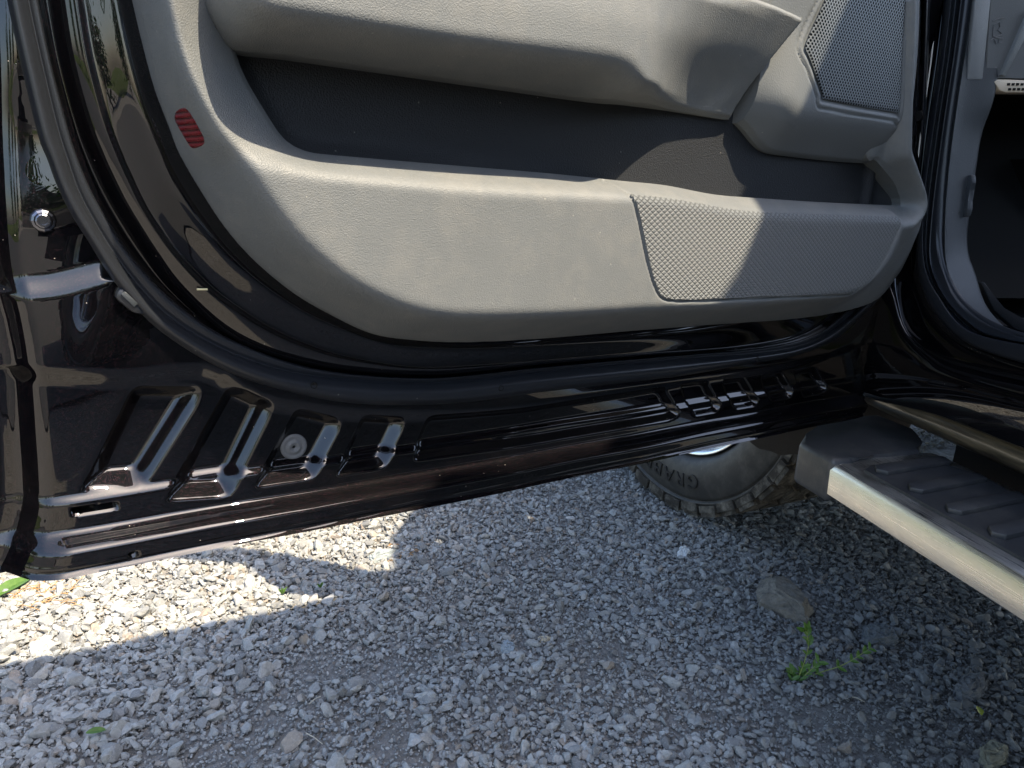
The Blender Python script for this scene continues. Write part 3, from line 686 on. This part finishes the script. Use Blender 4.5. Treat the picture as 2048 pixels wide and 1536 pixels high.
bm = bmesh.new(); tube(bm, [door_xyz(np.array(.17), np.array(.48), np.array(-.06)), door_xyz(np.array(.31), np.array(.47), np.array(-.13))], .03, 10); frombm('mirror_arm', bm, BLACK, door)

# ---- body side around the door opening
def sring(pts, x, n=160): P = spline(pts, n); return np.array([on_plane(a, b, 0, x) for a, b in P])
def sring_off(pts, x, d, n=160): r = sring(pts, x, n).copy(); r[:, 0] += d; return r
LA = [(1872, EXT), (1856, 0), (1835, 200), (1800, 400), (1778, 500), (1775, 566), (1784, 595), (1799, 650), (1821, 684), (1855, 712), (1888, 732), (1960, 754), (2047, 774), (2200, 805), (2700, 900), (3600, 1060)]
LB = [(1884, EXT), (1868, 0), (1848, 200), (1815, 400), (1796, 500), (1793, 560), (1797, 600), (1810, 648), (1835, 684), (1866, 707), (1900, 722), (1970, 742), (2050, 760), (2200, 788), (2700, 880), (3600, 1040)]
SO_ = [(1905, EXT), (1888, 0), (1873, 130), (1853, 270), (1838, 400), (1832, 500), (1840, 560), (1861, 611), (1899, 659), (1930, 682), (1965, 699), (2048, 724), (2200, 752), (2700, 840), (3600, 1000)]
H1 = [(1920, EXT), (1902, 0), (1886, 130), (1870, 234), (1849, 390), (1845, 500), (1855, 555), (1877, 595), (1910, 642), (1954, 670), (2048, 692), (2200, 718), (2700, 800), (3600, 960)]
H2 = [(1941, EXT), (1922, 0), (1907, 117), (1889, 234), (1868, 391), (1859, 500), (1868, 551), (1899, 606), (1954, 657), (1998, 673), (2048, 684), (2200, 708), (2700, 790), (3600, 950)]
KP = [(1962, EXT), (1945, 0), (1930, 110), (1917, 195), (1905, 280), (1896, 359), (1890, 450), (1893, 530), (1915, 590), (1960, 640), (2000, 660), (2048, 672), (2200, 692), (2700, 770), (3600, 930)]
CR = [(1850, EXT), (1838, 0), (1815, 200), (1770, 420), (1735, 560), (1728, 640), (1745, 700), (1790, 738), (1894, 768), (1970, 790), (2047, 814), (2200, 852), (2700, 960), (3600, 1140)]
BT = [(1800, EXT), (1790, 0), (1760, 200), (1725, 420), (1700, 560), (1692, 680), (1695, 745), (1717, 779), (1866, 810), (1950, 838), (2047, 872), (2200, 918), (2700, 1060), (3600, 1300)]
UB = [(1796, EXT), (1786, 0), (1756, 200), (1721, 420), (1694, 560), (1688, 690), (1692, 760), (1716, 790), (1862, 828), (1950, 860), (2047, 898), (2200, 948), (2700, 1100), (3600, 1350)]
body = loft('body', [sring_off(UB, .012, .02), sring(UB, .012), sring(BT, .0), sring(CR, -.004), sring_off(LA, .0, 0.), sring_off(LA, .004, .004), sring(LB, .022), sring(SO_, .026), sring_off(H1, .03, .02)], PAINT, truck, 4)
loft('opening_seal', [sring(SO_, .027), sring_off(SO_, .014, 0), sring(H1, .012), sring(H1, .016), sring_off([(a*.5+c*.5, b*.5+d*.5) for (a, b), (c, d) in zip(H1, H2)], .032, 0), sring(H2, .020), sring(H2, .026), sring([(a*.6+c*.4, b*.6+d*.4) for (a, b), (c, d) in zip(H2, KP)], .028), sring(KP, .036)], RUBBER, body, 4)
KE = [(2020, EXT), (2012, 0), (1987, 182), (1961, 266), (1948, 346), (1935, 441), (1932, 480), (1936, 515), (1947, 545), (1970, 610), (2010, 655), (2060, 685), (2200, 705), (2700, 770), (3600, 930)]
loft('kick_panel', [sring(KP, .030), sring(KP, .040), sring(KE, .095), [p+np.array([.0, .004, 0]) for p in sring(KE, .097)], [p+np.array([.01, .03, 0]) for p in sring(KE, .097)]], DARKPL, body, 3)
# dash end strip and lower dash panel
def slab(name, px, ax, val, vec, mt, bev=.003, parent=body):
    bm = bmesh.new(); prism(bm, [on_plane(x, y, ax, val) for x, y in px], vec, bev); return frombm(name, bm, mt, parent)
slab('dash_end_strip', [(1975, EXT), (1951, 0), (1935, 160), (1967, 160), (1981, 0), (2003, EXT)], 1, -.030, (.0, .03, 0), plastic('pale_grey_interior_plastic', (.17, .18, .185), .5, .5, 900, .3))
slab('lower_dash_panel', [(2003, EXT), (1982, 0), (1968, 161), (2000, 156), (2120, 158), (2300, 162), (2400, EXT)], 1, -.028, (0, .04, 0), KICKPL)
slab('dash_rib', [(2060, 20), (2004, 150), (2011, 153), (2075, 30)], 1, -.033, (0, .01, 0), plastic('light_rib_plastic', (.13, .14, .14), .5, .5), .001)
slab('data_connector', [(1988, 163), (1999, 158), (2120, 163), (2120, 186), (2012, 185), (2000, 181)], 1, -.030, (0, .03, 0), CREAM, .002)
for k in range(9):
    slab('connector_slot', [(2016+k*9, 166), (2021+k*9, 166), (2020+k*9, 171), (2015+k*9, 171)], 1, -.0312, (0, .002, 0), BLACK, 0)
    slab('connector_slot', [(2018+k*9, 176), (2023+k*9, 176), (2022+k*9, 181), (2017+k*9, 181)], 1, -.0312, (0, .002, 0), BLACK, 0)
# embossed airbag mark
bm = bmesh.new()
for seg in ([(1986, 42), (1996, 38), (2008, 36)], [(1987, 50), (1986, 72)], [(1987, 50), (1999, 44), (2000, 54), (1995, 60), (2003, 66)], [(1986, 72), (1992, 74), (2004, 70)], [(1982, 80), (1990, 76), (2006, 77)], [(1990, 80), (1992, 88)], [(1998, 79), (1996, 87), (2004, 84)]):
    tube(bm, [on_plane(x, y, 1, -.0285) for x, y in seg], .0006, 5)
frombm('embossed_mark', bm, plastic('embossed_grey', (.10, .105, .11), .5), body)
slab('fuse_cover', [(1914, 362), (1922, 353), (1943, 349), (1944, 365), (1937, 380), (1936, 402), (1937, 418), (1933, 433), (1910, 432)], 0, .082, (.008, 0, 0), DARKPL, .002)
# floor mat, floor and dark footwell
slab('floor_mat', [(1962, 566), (1969, 563), (2007, 618), (2046, 640), (2400, 665), (2400, 684), (2044, 664), (2028, 656), (1988, 620)], 1, .02, (0, .012, 0), LINER, .002)
bm = bmesh.new(); boxbm(bm, (.10, -1.35, .60), (1.62, .42, .62)); frombm('cab_floor', bm, CARPET, body)
bm = bmesh.new()
for k in range(9): boxbm(bm, (.22+.05*k, -.60, .62), (.235+.05*k, .10, .626))
boxbm(bm, (.19, -.62, .62), (.66, .14, .622)); frombm('mat_ribs', bm, LINER, body)
bm = bmesh.new(); prism(bm, [(.12, .42, .60), (.12, .14, .66), (.12, .22, .80), (.12, .45, 1.1), (.12, .6, 1.1), (.12, .6, .6)], (1.5, 0, 0)); frombm('firewall', bm, CARPET, body)
bm = bmesh.new(); boxbm(bm, (.18, .05, 1.02), (1.62, .5, 1.22), .03); frombm('dashboard', bm, DARKPL, body)
bm = bmesh.new(); boxbm(bm, (.24, -1.15, .80), (.74, -.62, .96), .05); boxbm(bm, (.24, -1.32, .86), (.74, -1.12, 1.5), .05); boxbm(bm, (.98, -1.15, .80), (1.48, -.62, .96), .05); boxbm(bm, (.98, -1.32, .86), (1.48, -1.12, 1.5), .05); boxbm(bm, (.24, -2.2, .80), (1.48, -1.75, 1.45), .05)
frombm('seats', bm, SEAT, body)
# thin pale edge along the hinge pillar
bm = bmesh.new(); tube(bm, [on_plane(x, y, 0, .010) for x, y in ((1885, EXT), (1876, 0), (1861, 130), (1844, 247), (1830, 365))], .0009, 6); frombm('pillar_edge_trim', bm, mat('pale_edge', (.6, .57, .5), .4), body)
# hinge bracket with bolt
bm = bmesh.new(); boxbm(bm, (-.012, -.004, .93), (.012, .02, .975), .003); tube(bm, [on_plane(1833, 232, 0, -.008), on_plane(1839, 232, 0, .0)], .007, 10); frombm('door_check', bm, BLACK, body)
# lip under the sill
bm = bmesh.new(); cl = [(.040, .018, .532), (.038, -.02, .533), (.036, -.6, .531), (.036, -2.3, .531)]
for i in range(1): tube(bm, cl, [.019, .0205, .021, .021], 20)
frombm('sill_lip', bm, GOLDREFL, body)
# cab shell above and behind
bm = bmesh.new()
prism(bm, [(.105, -.30, 1.88), (.105, -.80, 1.88), (.075, -.86, 1.88), (-.14, -.885, 1.88), (-.18, -.96, 1.88), (-.18, -1.1, 1.88), (-.08, -1.5, 1.88), (.1, -2.25, 1.88), (1.62, -2.25, 1.88), (1.62, -.30, 1.88)], (0, 0, .05), .02)                        # cab top with an unseen flare added to shade the gravel
frombm('roof_with_shade_flare', bm, PAINT, body)
def beam(a, b, w_, d_):
    bm = bmesh.new(); a, b = Vector(a), Vector(b); t = (b-a).normalized(); q_ = t.cross(Vector((1, 0, 0))).normalized()*d_/2; x = Vector((w_/2, 0, 0))
    prism(bm, [a-q_-x, a+q_-x, a+q_+x, a-q_+x], b-a, .008); frombm('pillar', bm, PAINT, body)
for xs, xt in ((.03, .14), (1.74, 1.60)):
    beam((xs, .45, 1.13), (xt, -.30, 1.90), .06, .09); beam((xs+.01, -1.16, .60), (xs+.01, -1.16, 1.2), .08, .14); beam((xs+.01, -1.16, 1.2), (xt, -1.2, 1.9), .06, .12)
    beam((xs, -2.15, 1.2), (xt, -2.1, 1.9), .06, .25)
bm = bmesh.new()
def side_panel(bm, x0, x1, prof): prism(bm, [(x0, y, z) for y, z in prof], (x1-x0, 0, 0), .012)
side_panel(bm, -.005, .07, [(-1.16, .56), (-2.05, .56), (-2.2, .9), (-2.25, 1.2), (-1.16, 1.2)])
frombm('rear_door', bm, PAINT, body)
bm = bmesh.new()
boxbm(bm, (1.70, -2.25, .56), (1.77, .1, 1.18), .01); frombm('passenger_door', bm, PAINT, body); bm = bmesh.new()
arch = [(.76+.50*math.cos(t), .43+.50*math.sin(t)) for t in np.linspace(math.radians(20), math.radians(160), 22)]
fend = [(1.72, .60)]+arch+[(.07, .60), (.06, 1.14), (.3, 1.17), (1.2, 1.17), (1.70, 1.08), (1.74, .8)]
side_panel(bm, -.08, .0, [p for p in fend])
frombm('fender', bm, PAINT, body); bm = bmesh.new(); side_panel(bm, 1.76, 1.80, fend); frombm('fender', bm, PAINT, body)
bm = bmesh.new(); prism(bm, [(-.0, .2, 1.165), (-.0, 1.2, 1.15), (-.0, 1.72, 1.06), (-.0, 1.72, 1.02), (-.0, .2, 1.1)], (1.76, 0, 0), .01); boxbm(bm, (.10, 1.70, .55), (1.68, 1.78, 1.05), .02); frombm('hood', bm, PAINT, body)
bm = bmesh.new(); boxbm(bm, (.0, -4.0, .60), (.06, -2.3, 1.28), .015); boxbm(bm, (1.71, -4.0, .60), (1.77, -2.3, 1.28), .015); boxbm(bm, (.07, -4.0, .60), (1.70, -2.3, .66)); boxbm(bm, (.07, -2.36, .66), (1.70, -2.3, 1.26)); frombm('cargo_bed', bm, PAINT, body)
bm = bmesh.new(); boxbm(bm, (.09, -3.9, .50), (1.68, .25, .56)); boxbm(bm, (.40, -3.9, .38), (.50, 1.5, .50), .01); boxbm(bm, (1.28, -3.9, .38), (1.38, 1.5, .50), .01); boxbm(bm, (.5, .2, .42), (1.3, 1.6, .9)); frombm('chassis', bm, BLACK, body)
bm = bmesh.new(); boxbm(bm, (.145, -3.9, .34), (.20, on_plane(1912, 905, 0, .15)[1], .505), .004); frombm('side_frame_rail', bm, BLACK, body)
# wheel arch liner seen below the hem
slab('arch_liner', [(1490, 870), (1498, 893), (1520, 905), (1560, 911), (1640, 914), (1720, 900), (1760, 800), (1600, 800), (1490, 820)], 1, .17, (.15, .05, 0), plastic('brown_grey_liner', (.05, .045, .04), .7, 1., 400, .5), .01)

# ---- running board
XB, XI = -.127, .066
board = None
bm = bmesh.new()
prof = [(XB, .436), (XB-.001, .470), (XB+.003, .477), (XB+.012, .480), (XI-.02, .480), (XI, .474), (XI, .440)]
prism(bm, [(x, -.100, z) for x, z in prof], (0, -2.15, 0), .0)
board = frombm('running_board', bm, STEEL, truck)
bm = bmesh.new()   # end cap
cap = [(XB-.003, -.118), (XB-.006, -.050), (-.100, -.020), (-.020, .045), (.085, .052), (.092, -.02), (.072, -.058), (.050, -.070), (.028, -.103), (-.055, -.108), (-.085, -.112), (-.100, -.122)]
prism(bm, [(x, y, .486) for x, y in cap], (0, 0, -.062), .008, 3)
frombm('end_cap', bm, plastic('charcoal_step_plastic', (.036, .038, .041), .4, .6, 1100, .25, dusty=.12), board)
bm = bmesh.new()   # step pad
pad = [(-.105, -.150)]+[(-.105, -2.1)]+[(.040, -2.1)]
yy = np.linspace(-2.0, -.20, 60)
pad += [(.036+.007*math.sin((y+.1)*math.pi*2/.13), y) for y in yy]+[(.030, -.160), (.010, -.128), (-.050, -.132), (-.085, -.138)]
prism(bm, [(x, y, .4795) for x, y in pad], (0, 0, .004)); frombm('step_pad', bm, STEPPL, board)
k = 0; y = -.158
while y > -2.05:
    bm = bmesh.new(); c = .018 if k % 2 else .0
    R = [(-.098, y-.004, .483), (-.088, y+.010, .483), (.022, y+.026, .483), (.034, y+.022, .483), (.030, y+.006, .483), (-.088, y-.014, .483)]
    prism(bm, R, (0, 0, .0065), .0014); rb = frombm('grip_rib', bm, STEPPL, board)
    y -= .058; k += 1
# brackets under the board
for yb in (-.45, -1.6):
    bm = bmesh.new(); boxbm(bm, (-.05, yb-.03, .425), (.42, yb+.03, .437), .003); frombm('bracket', bm, BLACK, board)

# ---- front wheel, steered a little
def make_wheel(name, loc, rz, flip=False):
    hub = empty(name, loc, truck); hub.rotation_euler = (0, 0, rz)
    sg = -1 if flip else 1
    def lathe(nm, prof, mt, par, n=96, inv=False):
        a = np.linspace(0, 2*math.pi, n+1); rings = [np.stack([np.full(n+1, x*sg), r*np.cos(a), r*np.sin(a)], 1) for x, r in prof]
        return loft(nm, rings, mt, par, 4)
    RT_ = .4309
    ty = lathe('tyre', [(.055, .272), (.030, .276), (.010, .285), (-.004, .298), (-.014, .325), (-.016, .350), (-.013, .372), (-.009, .386), (-.004, .392), (-.010, .397), (-.006, .404), (.010, .410), (.030, .412), (.075, .4165), (.135, .418), (.195, .4165), (.240, .412), (.258, .398), (.272, .386), (.285, .350), (.28, .32), (.262, .285), (.24, .272)], TYRE, hub)
    bm = bmesh.new()                                            # tread blocks
    def block(t, dt, x0, x1, r0, r1, sh=0., tw=0.):
        vs = []
        for (x, r) in ((x0, r0), (x1, r0), (x1, r1), (x0, r1)):
            for s_ in (-1, 1):
                tt = t+s_*dt+sh*((x-x0)/(x1-x0)); vs.append(bm.verts.new((x*sg, math.cos(tt)*r, math.sin(tt)*r)))
        v = vs
        for f in ((0, 2, 4, 6), (1, 7, 5, 3), (0, 1, 3, 2), (2, 3, 5, 4), (4, 5, 7, 6), (6, 7, 1, 0)): bm.faces.new([v[i] for i in f])
    nb = 38
    for k in range(nb):
        t = 2*math.pi*k/nb; al = k % 2
        block(t, .062, -.012+.004*al, .050+.008*al, .405, RT_, .03)
        block(t+.05, .052, .21-.008*al, .276-.004*al, .405, RT_, -.03)
        block(t+.05, .050, .064+.01*al, .104, .405, RT_+.001, .05)
        block(t, .050, .112, .150, .405, RT_+.001, -.06)
        block(t+.05, .048, .158, .200-.01*al, .405, RT_+.001, .05)
        # shoulder lugs running down the sidewall
        block(t, .074 if al else .070, -.0135, .012, .398 if al else .403, .420, 0)
        block(t, .04, .262, .276, .388, .42, 0)
    tr = frombm('tread', bm, TREAD, ty, False)
    lathe('rim', [(.20, .262), (.10, .262), (.06, .264), (.040, .266), (.020, .274), (.008, .279), (.010, .272), (.022, .262), (.030, .250), (.050, .244), (.10, .235), (.13, .225)], ALLOY, hub)
    bm = bmesh.new()
    for k in range(6):
        t = 2*math.pi*k/6+.2; c, s = math.cos(t), math.sin(t)
        A = Vector((.045*sg, 0, 0)); d = Vector((0, c, s)); pz = Vector((0, -s, c))
        ring_ = [A+d*.05-pz*.035, A+d*.05+pz*.035, A+d*.255+pz*.028-Vector((.01*sg, 0, 0)), A+d*.255-pz*.028-Vector((.01*sg, 0, 0))]
        prism(bm, ring_, (.04*sg, 0, 0), .006)
    frombm('spokes', bm, ALLOY, hub)
    lathe('hub_cap', [(.05, .08), (.035, .078), (.028, .06), (.024, .03), (.023, .001)], BLACK, hub, 32)
    lathe('brake_disc', [(.12, .18), (.12, .001)], mat('iron', (.12, .1, .09), .5, .8), hub, 40)
    # raised lettering on the sidewall
    for txt, a0 in (('GRABBER', math.radians(-112)), ('GRABBER', math.radians(68))):
        cu = bpy.data.curves.new('lettering', 'FONT'); cu.body = txt; cu.size = .058; cu.extrude = .0035; cu.space_character = 1.25; cu.align_x = 'LEFT'
        to = bpy.data.objects.new('tmp', cu); COL.objects.link(to); bpy.context.view_layer.update()
        me = bpy.data.meshes.new_from_object(to.evaluated_get(bpy.context.evaluated_depsgraph_get())); bpy.data.objects.remove(to)
        bmx = bmesh.new(); bmx.from_mesh(me); bmesh.ops.subdivide_edges(bmx, edges=[e for e in bmx.edges if e.calc_length() > .012], cuts=2)
        for v in bmx.verts:
            x, y_, z = v.co; r = .325+y_*.86
            ang = x*1.05/.345
            t = a0+ang if not flip else a0+ang
            wx = -.0165+.0155*abs((r-.345)/.03)**2*.28
            # seen from outside (-x) the text reads clockwise
            v.co = (( wx-z-.0)*sg, -math.cos(t)*r*(-1), math.sin(t)*r)
        for v in bmx.verts: pass
        bmx.to_mesh(me); bmx.free(); lo = link('lettering', me, mat('raised_letter_rubber', (.02, .018, .016), .6), ty)
    return hub
make_wheel('front_wheel', (.112, .7565, .4309), math.radians(11.94))
make_wheel('rear_wheel', (.112, -3.0, .4309), 0)
make_wheel('front_wheel', (1.66, .7565, .4309), math.radians(11.94), True)

# ------------------------------------------------------------------ loose rocks on the gravel
def big_rock(pts_px, h, seed, mt, label, tilt=0., nm='rock'):
    """angular rock whose footprint is measured on the ground"""
    P = np.array([on_plane(x, y, 2, .0)[:2] for x, y in pts_px]); c = P.mean(0); r = np.random.default_rng(seed)
    bm = bmesh.new()
    for p in P:
        for z, s in ((-.01, 1.), (h*.35, 1.02), (h*r.uniform(.7, .95), r.uniform(.62, .8))):
            d = (p-c)*s; bm.verts.new((d[0]+r.normal(0, .0015), d[1]+r.normal(0, .0015), z+d[0]*tilt))
    for k in range(3): 
        d = (P[r.integers(len(P))]-c)*r.uniform(.1, .45); bm.verts.new((d[0], d[1], h*r.uniform(.92, 1.05)))
    bmesh.ops.convex_hull(bm, input=bm.verts); bmesh.ops.delete(bm, geom=[v for v in bm.verts if not v.link_faces], context='VERTS')
    bmesh.ops.subdivide_edges(bm, edges=bm.edges, cuts=3, use_grid_fill=True)
    for v in bm.verts: v.co += Vector(r.normal(0, .0013, 3))
    o = frombm(nm, bm, mt, None, False); o.location = (c[0], c[1], gz(c[0], c[1])); props(o, label, 'rock'); return o
def rockm(name, a, b):
    m = mat(name, a, .9, 0, .25); g = G(m); P = g.geo(); n = g.noise(P, 55, 7, .7)
    g.l(g.mix(g.ramp(n, (.35, 0.), (.65, 1.)), a, b), g.b.inputs['Base Color']); g.l(g.bump(n, .9, .006), g.b.inputs['Normal']); return m
big_rock([(1512, 1200), (1520, 1175), (1560, 1172), (1600, 1205), (1625, 1235), (1608, 1256), (1570, 1242), (1520, 1220)], .040, 3, rockm('tan_grey_rock', (.10, .095, .085), (.22, .20, .165)), 'large angular tan grey rock lying just behind the green weed')
big_rock([(1722, 1285), (1730, 1265), (1768, 1262), (1792, 1282), (1796, 1295), (1765, 1300), (1735, 1300)], .022, 5, rockm('blue_grey_rock', (.08, .088, .092), (.17, .18, .185)), 'flat blue grey rock to the right of the green weed')
big_rock([(1905, 1395), (1925, 1368), (1965, 1362), (1975, 1390), (1950, 1412), (1920, 1412)], .022, 8, rockm('dark_rock', (.09, .095, .10), (.17, .175, .18)), 'dark rounded rock just above the torn yellow leaf')
big_rock([(1955, 1536), (1960, 1515), (1985, 1500), (2010, 1520), (2005, 1545), (1970, 1550)], .020, 9, rockm('olive_rock', (.14, .135, .10), (.26, .25, .19)), 'olive grey rock at the bottom edge of the gravel near the truck')
big_rock([(1354, 1112), (1360, 1098), (1372, 1095), (1380, 1106), (1372, 1115)], .014, 10, rockm('white_stone', (.55, .58, .58), (.68, .7, .7)), 'small white stone lying on gravel below the front tyre', nm='pebble')
big_rock([(1000, 1300), (1012, 1292), (1030, 1298), (1026, 1310), (1005, 1310)], .013, 12, rockm('blue_stone', (.24, .28, .31), (.34, .38, .40)), 'pale blue grey pebble beside the thin tan chip', nm='pebble')
big_rock([(1073, 1280), (1082, 1277), (1104, 1281), (1096, 1288), (1078, 1286)], .006, 13, rockm('tan_chip', (.42, .36, .26), (.55, .48, .36)), 'thin tan stone chip in the middle of the gravel', nm='stone_chip')
big_rock([(735, 1120), (760, 1105), (800, 1104), (780, 1118), (745, 1128)], .010, 14, rockm('long_stone', (.22, .25, .255), (.32, .35, .35)), 'long flat grey stone beside the rounded corner of the sunlit patch', nm='pebble')

# ------------------------------------------------------------------ weeds, leaves, straw
def leaf(bm, base, d, up, L_, W_, curl=.15):
    base = Vector(base); d = Vector(d).normalized(); s = d.cross(Vector(up)).normalized(); n = s.cross(d)
    prev = None; N_ = 6; rows = []
    for i in range(N_+1):
        t = i/N_; wd = W_*math.sin(math.pi*min(1, t*.93+.05))**.8; c = base+d*(L_*t)+n*(-curl*L_*t*t)
        rows.append([bm.verts.new(c-s*wd/2+n*wd*.18), bm.verts.new(c), bm.verts.new(c+s*wd/2+n*wd*.18)])
    for A, Bq in zip(rows, rows[1:]):
        bm.faces.new([A[0], A[1], Bq[1], Bq[0]]); bm.faces.new([A[1], A[2], Bq[2], Bq[1]])
STEM = mat('green_stem', (.22, .26, .07), .6)
def upright(px, py, gx_, gy_):
    """point above ground spot (gx_,gy_) seen at height py in the photograph"""
    base = on_plane(gx_, gy_, 2, 0.); d = ray(px, py); hd = d[:2]; t = ((base[:2]-CAM[:2])@hd)/(hd@hd); return CAM+t*d
weed = empty('weed', tuple(on_plane(1600, 1362, 2, 0.)))
props(weed, 'small green leafy weed growing out of the shaded gravel', 'weed')
inv = Vector(weed.location)
bms = bmesh.new(); bml = bmesh.new(); r = random.Random(4)
stems = [[on_plane(1594, 1362, 2, .002), upright(1610, 1320, 1596, 1362), upright(1617, 1290, 1596, 1362), upright(1613, 1262, 1596, 1362)],
         [on_plane(1594, 1362, 2, .002), upright(1640, 1345, 1625, 1352), upright(1690, 1328, 1665, 1345), upright(1738, 1298, 1700, 1335)],
         [on_plane(1594, 1362, 2, .002), upright(1582, 1340, 1588, 1360)], [on_plane(1600, 1360, 2, .002), upright(1636, 1326, 1615, 1358)]]
for st_ in stems:
    st_ = spline(np.array([np.array(p) for p in st_]), 12) if len(st_) > 2 else np.linspace(st_[0], st_[1], 5)
    tube(bms, [Vector(p)-inv for p in st_], np.linspace(.0011, .0006, len(st_)), 5)
    for k in range(2, len(st_)):
        if len(st_) == 12 and k in (4, 5, 7): continue
        for sd in (-1, 1):
            t = Vector(st_[k]-st_[k-1]).normalized(); a = r.uniform(.3, 1.1)*sd
            side = t.cross(Vector((0, -.5, 1))).normalized(); dd = t*.7+side*a+Vector((0, 0, .25)); Lf = r.uniform(.011, .018)
            leaf(bml, Vector(st_[k])-inv, dd, (0, -.6, .8), Lf, Lf*.45)
for k in range(22):
    a = r.uniform(0, 6.28); b0 = Vector(on_plane(1592+r.uniform(-12, 20), 1354+r.uniform(-6, 8), 2, .006))-inv
    leaf(bml, b0, (math.cos(a)*.7, math.sin(a)*.7, .7), (0, -.4, .9), r.uniform(.010, .017), .006)
tip = Vector(stems[0][-1])-inv
for dd in ((-.9, .1, .35), (.2, 0, 1.), (-.3, 0, .8)): leaf(bml, tip, dd, (0, -1, .3), .019, .0075)
frombm('stem', bms, STEM, weed); fo = frombm('leaves', bml, LEAF, weed); fo['kind'] = 'stuff'
for (px, py, nlv, lab) in ((565, 1192, 5, 'left of two tiny green seedlings at the edge of the sunlit gravel'), (640, 1180, 6, 'right of two tiny green seedlings at the edge of the sunlit gravel')):
    bm = bmesh.new(); b0 = Vector(on_plane(px, py, 2, 0.))
    for k in range(nlv):
        a = r.uniform(0, 6.28); leaf(bm, (0, 0, .004), (math.cos(a)*.5, math.sin(a)*.5, 1), (0, -.5, .8), r.uniform(.012, .022), .004)
    o = frombm('seedling', bm, LEAF); o.location = b0; props(o, lab, 'seedling', 'tiny seedlings by the sunlit gravel')
def flat_leaf(px, py, ang, L_, W_, mt, lab, z=.012, nm='leaf', tw=.3):
    bm = bmesh.new(); leaf(bm, (0, 0, 0), (math.cos(ang), math.sin(ang), tw), (0, -.3, 1), L_, W_, .25); o = frombm(nm, bm, mt)
    p = on_plane(px, py, 2, z); o.location = p; props(o, lab, 'leaf'); return o
flat_leaf(-14, 1196, .85, .075, .030, LEAF, 'bright green leaf at the far left under the door corner', .01)
flat_leaf(1962, 1430, 1.0, .020, .011, LEAFY, 'torn yellow green leaf scrap on dark gravel at lower right', .018)
flat_leaf(172, 1466, .15, .026, .011, LEAF, 'small dull green leaf among stones at lower left', .012, tw=.1)
bm = bmesh.new()
for k in range(80):
    c = on_plane(random.uniform(-20, 140), random.uniform(1165, 1215), 2, .006) if k < 60 else on_plane(random.uniform(770, 830), random.uniform(1090, 1130), 2, .006)
    a = random.uniform(-.6, 1.2); l = random.uniform(.02, .06)*(1 if k < 60 else .4); d = Vector((math.cos(a), math.sin(a), random.uniform(-.1, .25)))
    tube(bm, [Vector(c), Vector(c)+d*l*.5+Vector((0, 0, .004)), Vector(c)+d*l], .0007, 4)
o = frombm('dry_grass', bm, STRAW); props(o, 'dry straw and grass bits scattered on the sunlit gravel', 'dry grass', None, 'stuff')
for (x0, y0, x1, y1, lab) in ((618, 1408, 642, 1392, 'thin pale twig on bare dirt at bottom left of centre'), (612, 1466, 645, 1488, 'thin curved twig on bare dirt near the bottom edge'), (1698, 1392, 1730, 1404, 'thin pale twig on dark gravel below the weed')):
    bm = bmesh.new(); A = Vector(on_plane(x0, y0, 2, .012)); Bq = Vector(on_plane(x1, y1, 2, .010)); tube(bm, [(0, 0, 0), (Bq-A)*.5+Vector((0, 0, .002)), Bq-A], [.0010, .0009, .0005], 5)
    o = frombm('twig', bm, mat('twig_bark', (.42, .38, .30), .8)); o.location = A; props(o, lab, 'twig', 'thin twigs on the gravel')

# ------------------------------------------------------------------ trees around the yard (seen in the paint)
def tree(x, y, h, rad, seed, lab):
    r = np.random.default_rng(seed); t = empty('tree', (x, y, 0)); props(t, lab, 'tree', 'trees around the yard')
    bm = bmesh.new(); tube(bm, [(0, 0, 0), (.1, .05, h*.3), (0, 0, h*.7)], [.16, .13, .05], 8)
    for k in range(5):
        a = k*1.3; tube(bm, [(0, 0, h*(.25+.08*k)), (math.cos(a)*rad*.6, math.sin(a)*rad*.6, h*(.45+.08*k))], [.06, .02], 5)
    frombm('trunk', bm, BARK, t)
    n = 3800; c = r.normal(size=(26, 3)); c /= np.linalg.norm(c, axis=1)[:, None]; c *= r.uniform(.35, .95, (26, 1)); c = c*[rad, rad, h*.48]+[0, 0, h*.52]
    pts = c[r.integers(0, 26, n)]+r.normal(0, rad*.20, (n, 3)); pts[:, 2] = np.clip(pts[:, 2], .15, None); 
    a = r.normal(size=(n, 3)); a /= np.linalg.norm(a, axis=1)[:, None]; b_ = np.cross(a, r.normal(size=(n, 3))); b_ /= np.linalg.norm(b_, axis=1)[:, None]
    s = r.uniform(.08, .19, (n, 1)); q = np.stack([pts-a*s, pts-b_*s*.6, pts+a*s, pts+b_*s*.6], 1).reshape(-1, 3)
    fo = mesh_np('crown', q, np.arange(4*n).reshape(n, 4), TREELEAF, t, False); fo['kind'] = 'stuff'
TR = [(-13, -3, 5, 2.2), (-11, 1, 5, 2.3), (-10, 5.5, 5, 2.4), (-9, -22, 5.5, 2.6), (-1, -24, 6, 2.8), (-17, -20, 6.5, 3), (6.5, -20, 5.5, 2.6)]
names = ['short tree left behind the truck', 'broad tree straight left of the truck', 'tree ahead on the left of the yard', 'low tree behind the truck on the left', 'tree directly behind the truck', 'tallest tree far behind on the left', 'tree behind the truck on the right']
for (a, nme, sd) in zip(TR, names, range(7)): tree(*a, sd, nme)
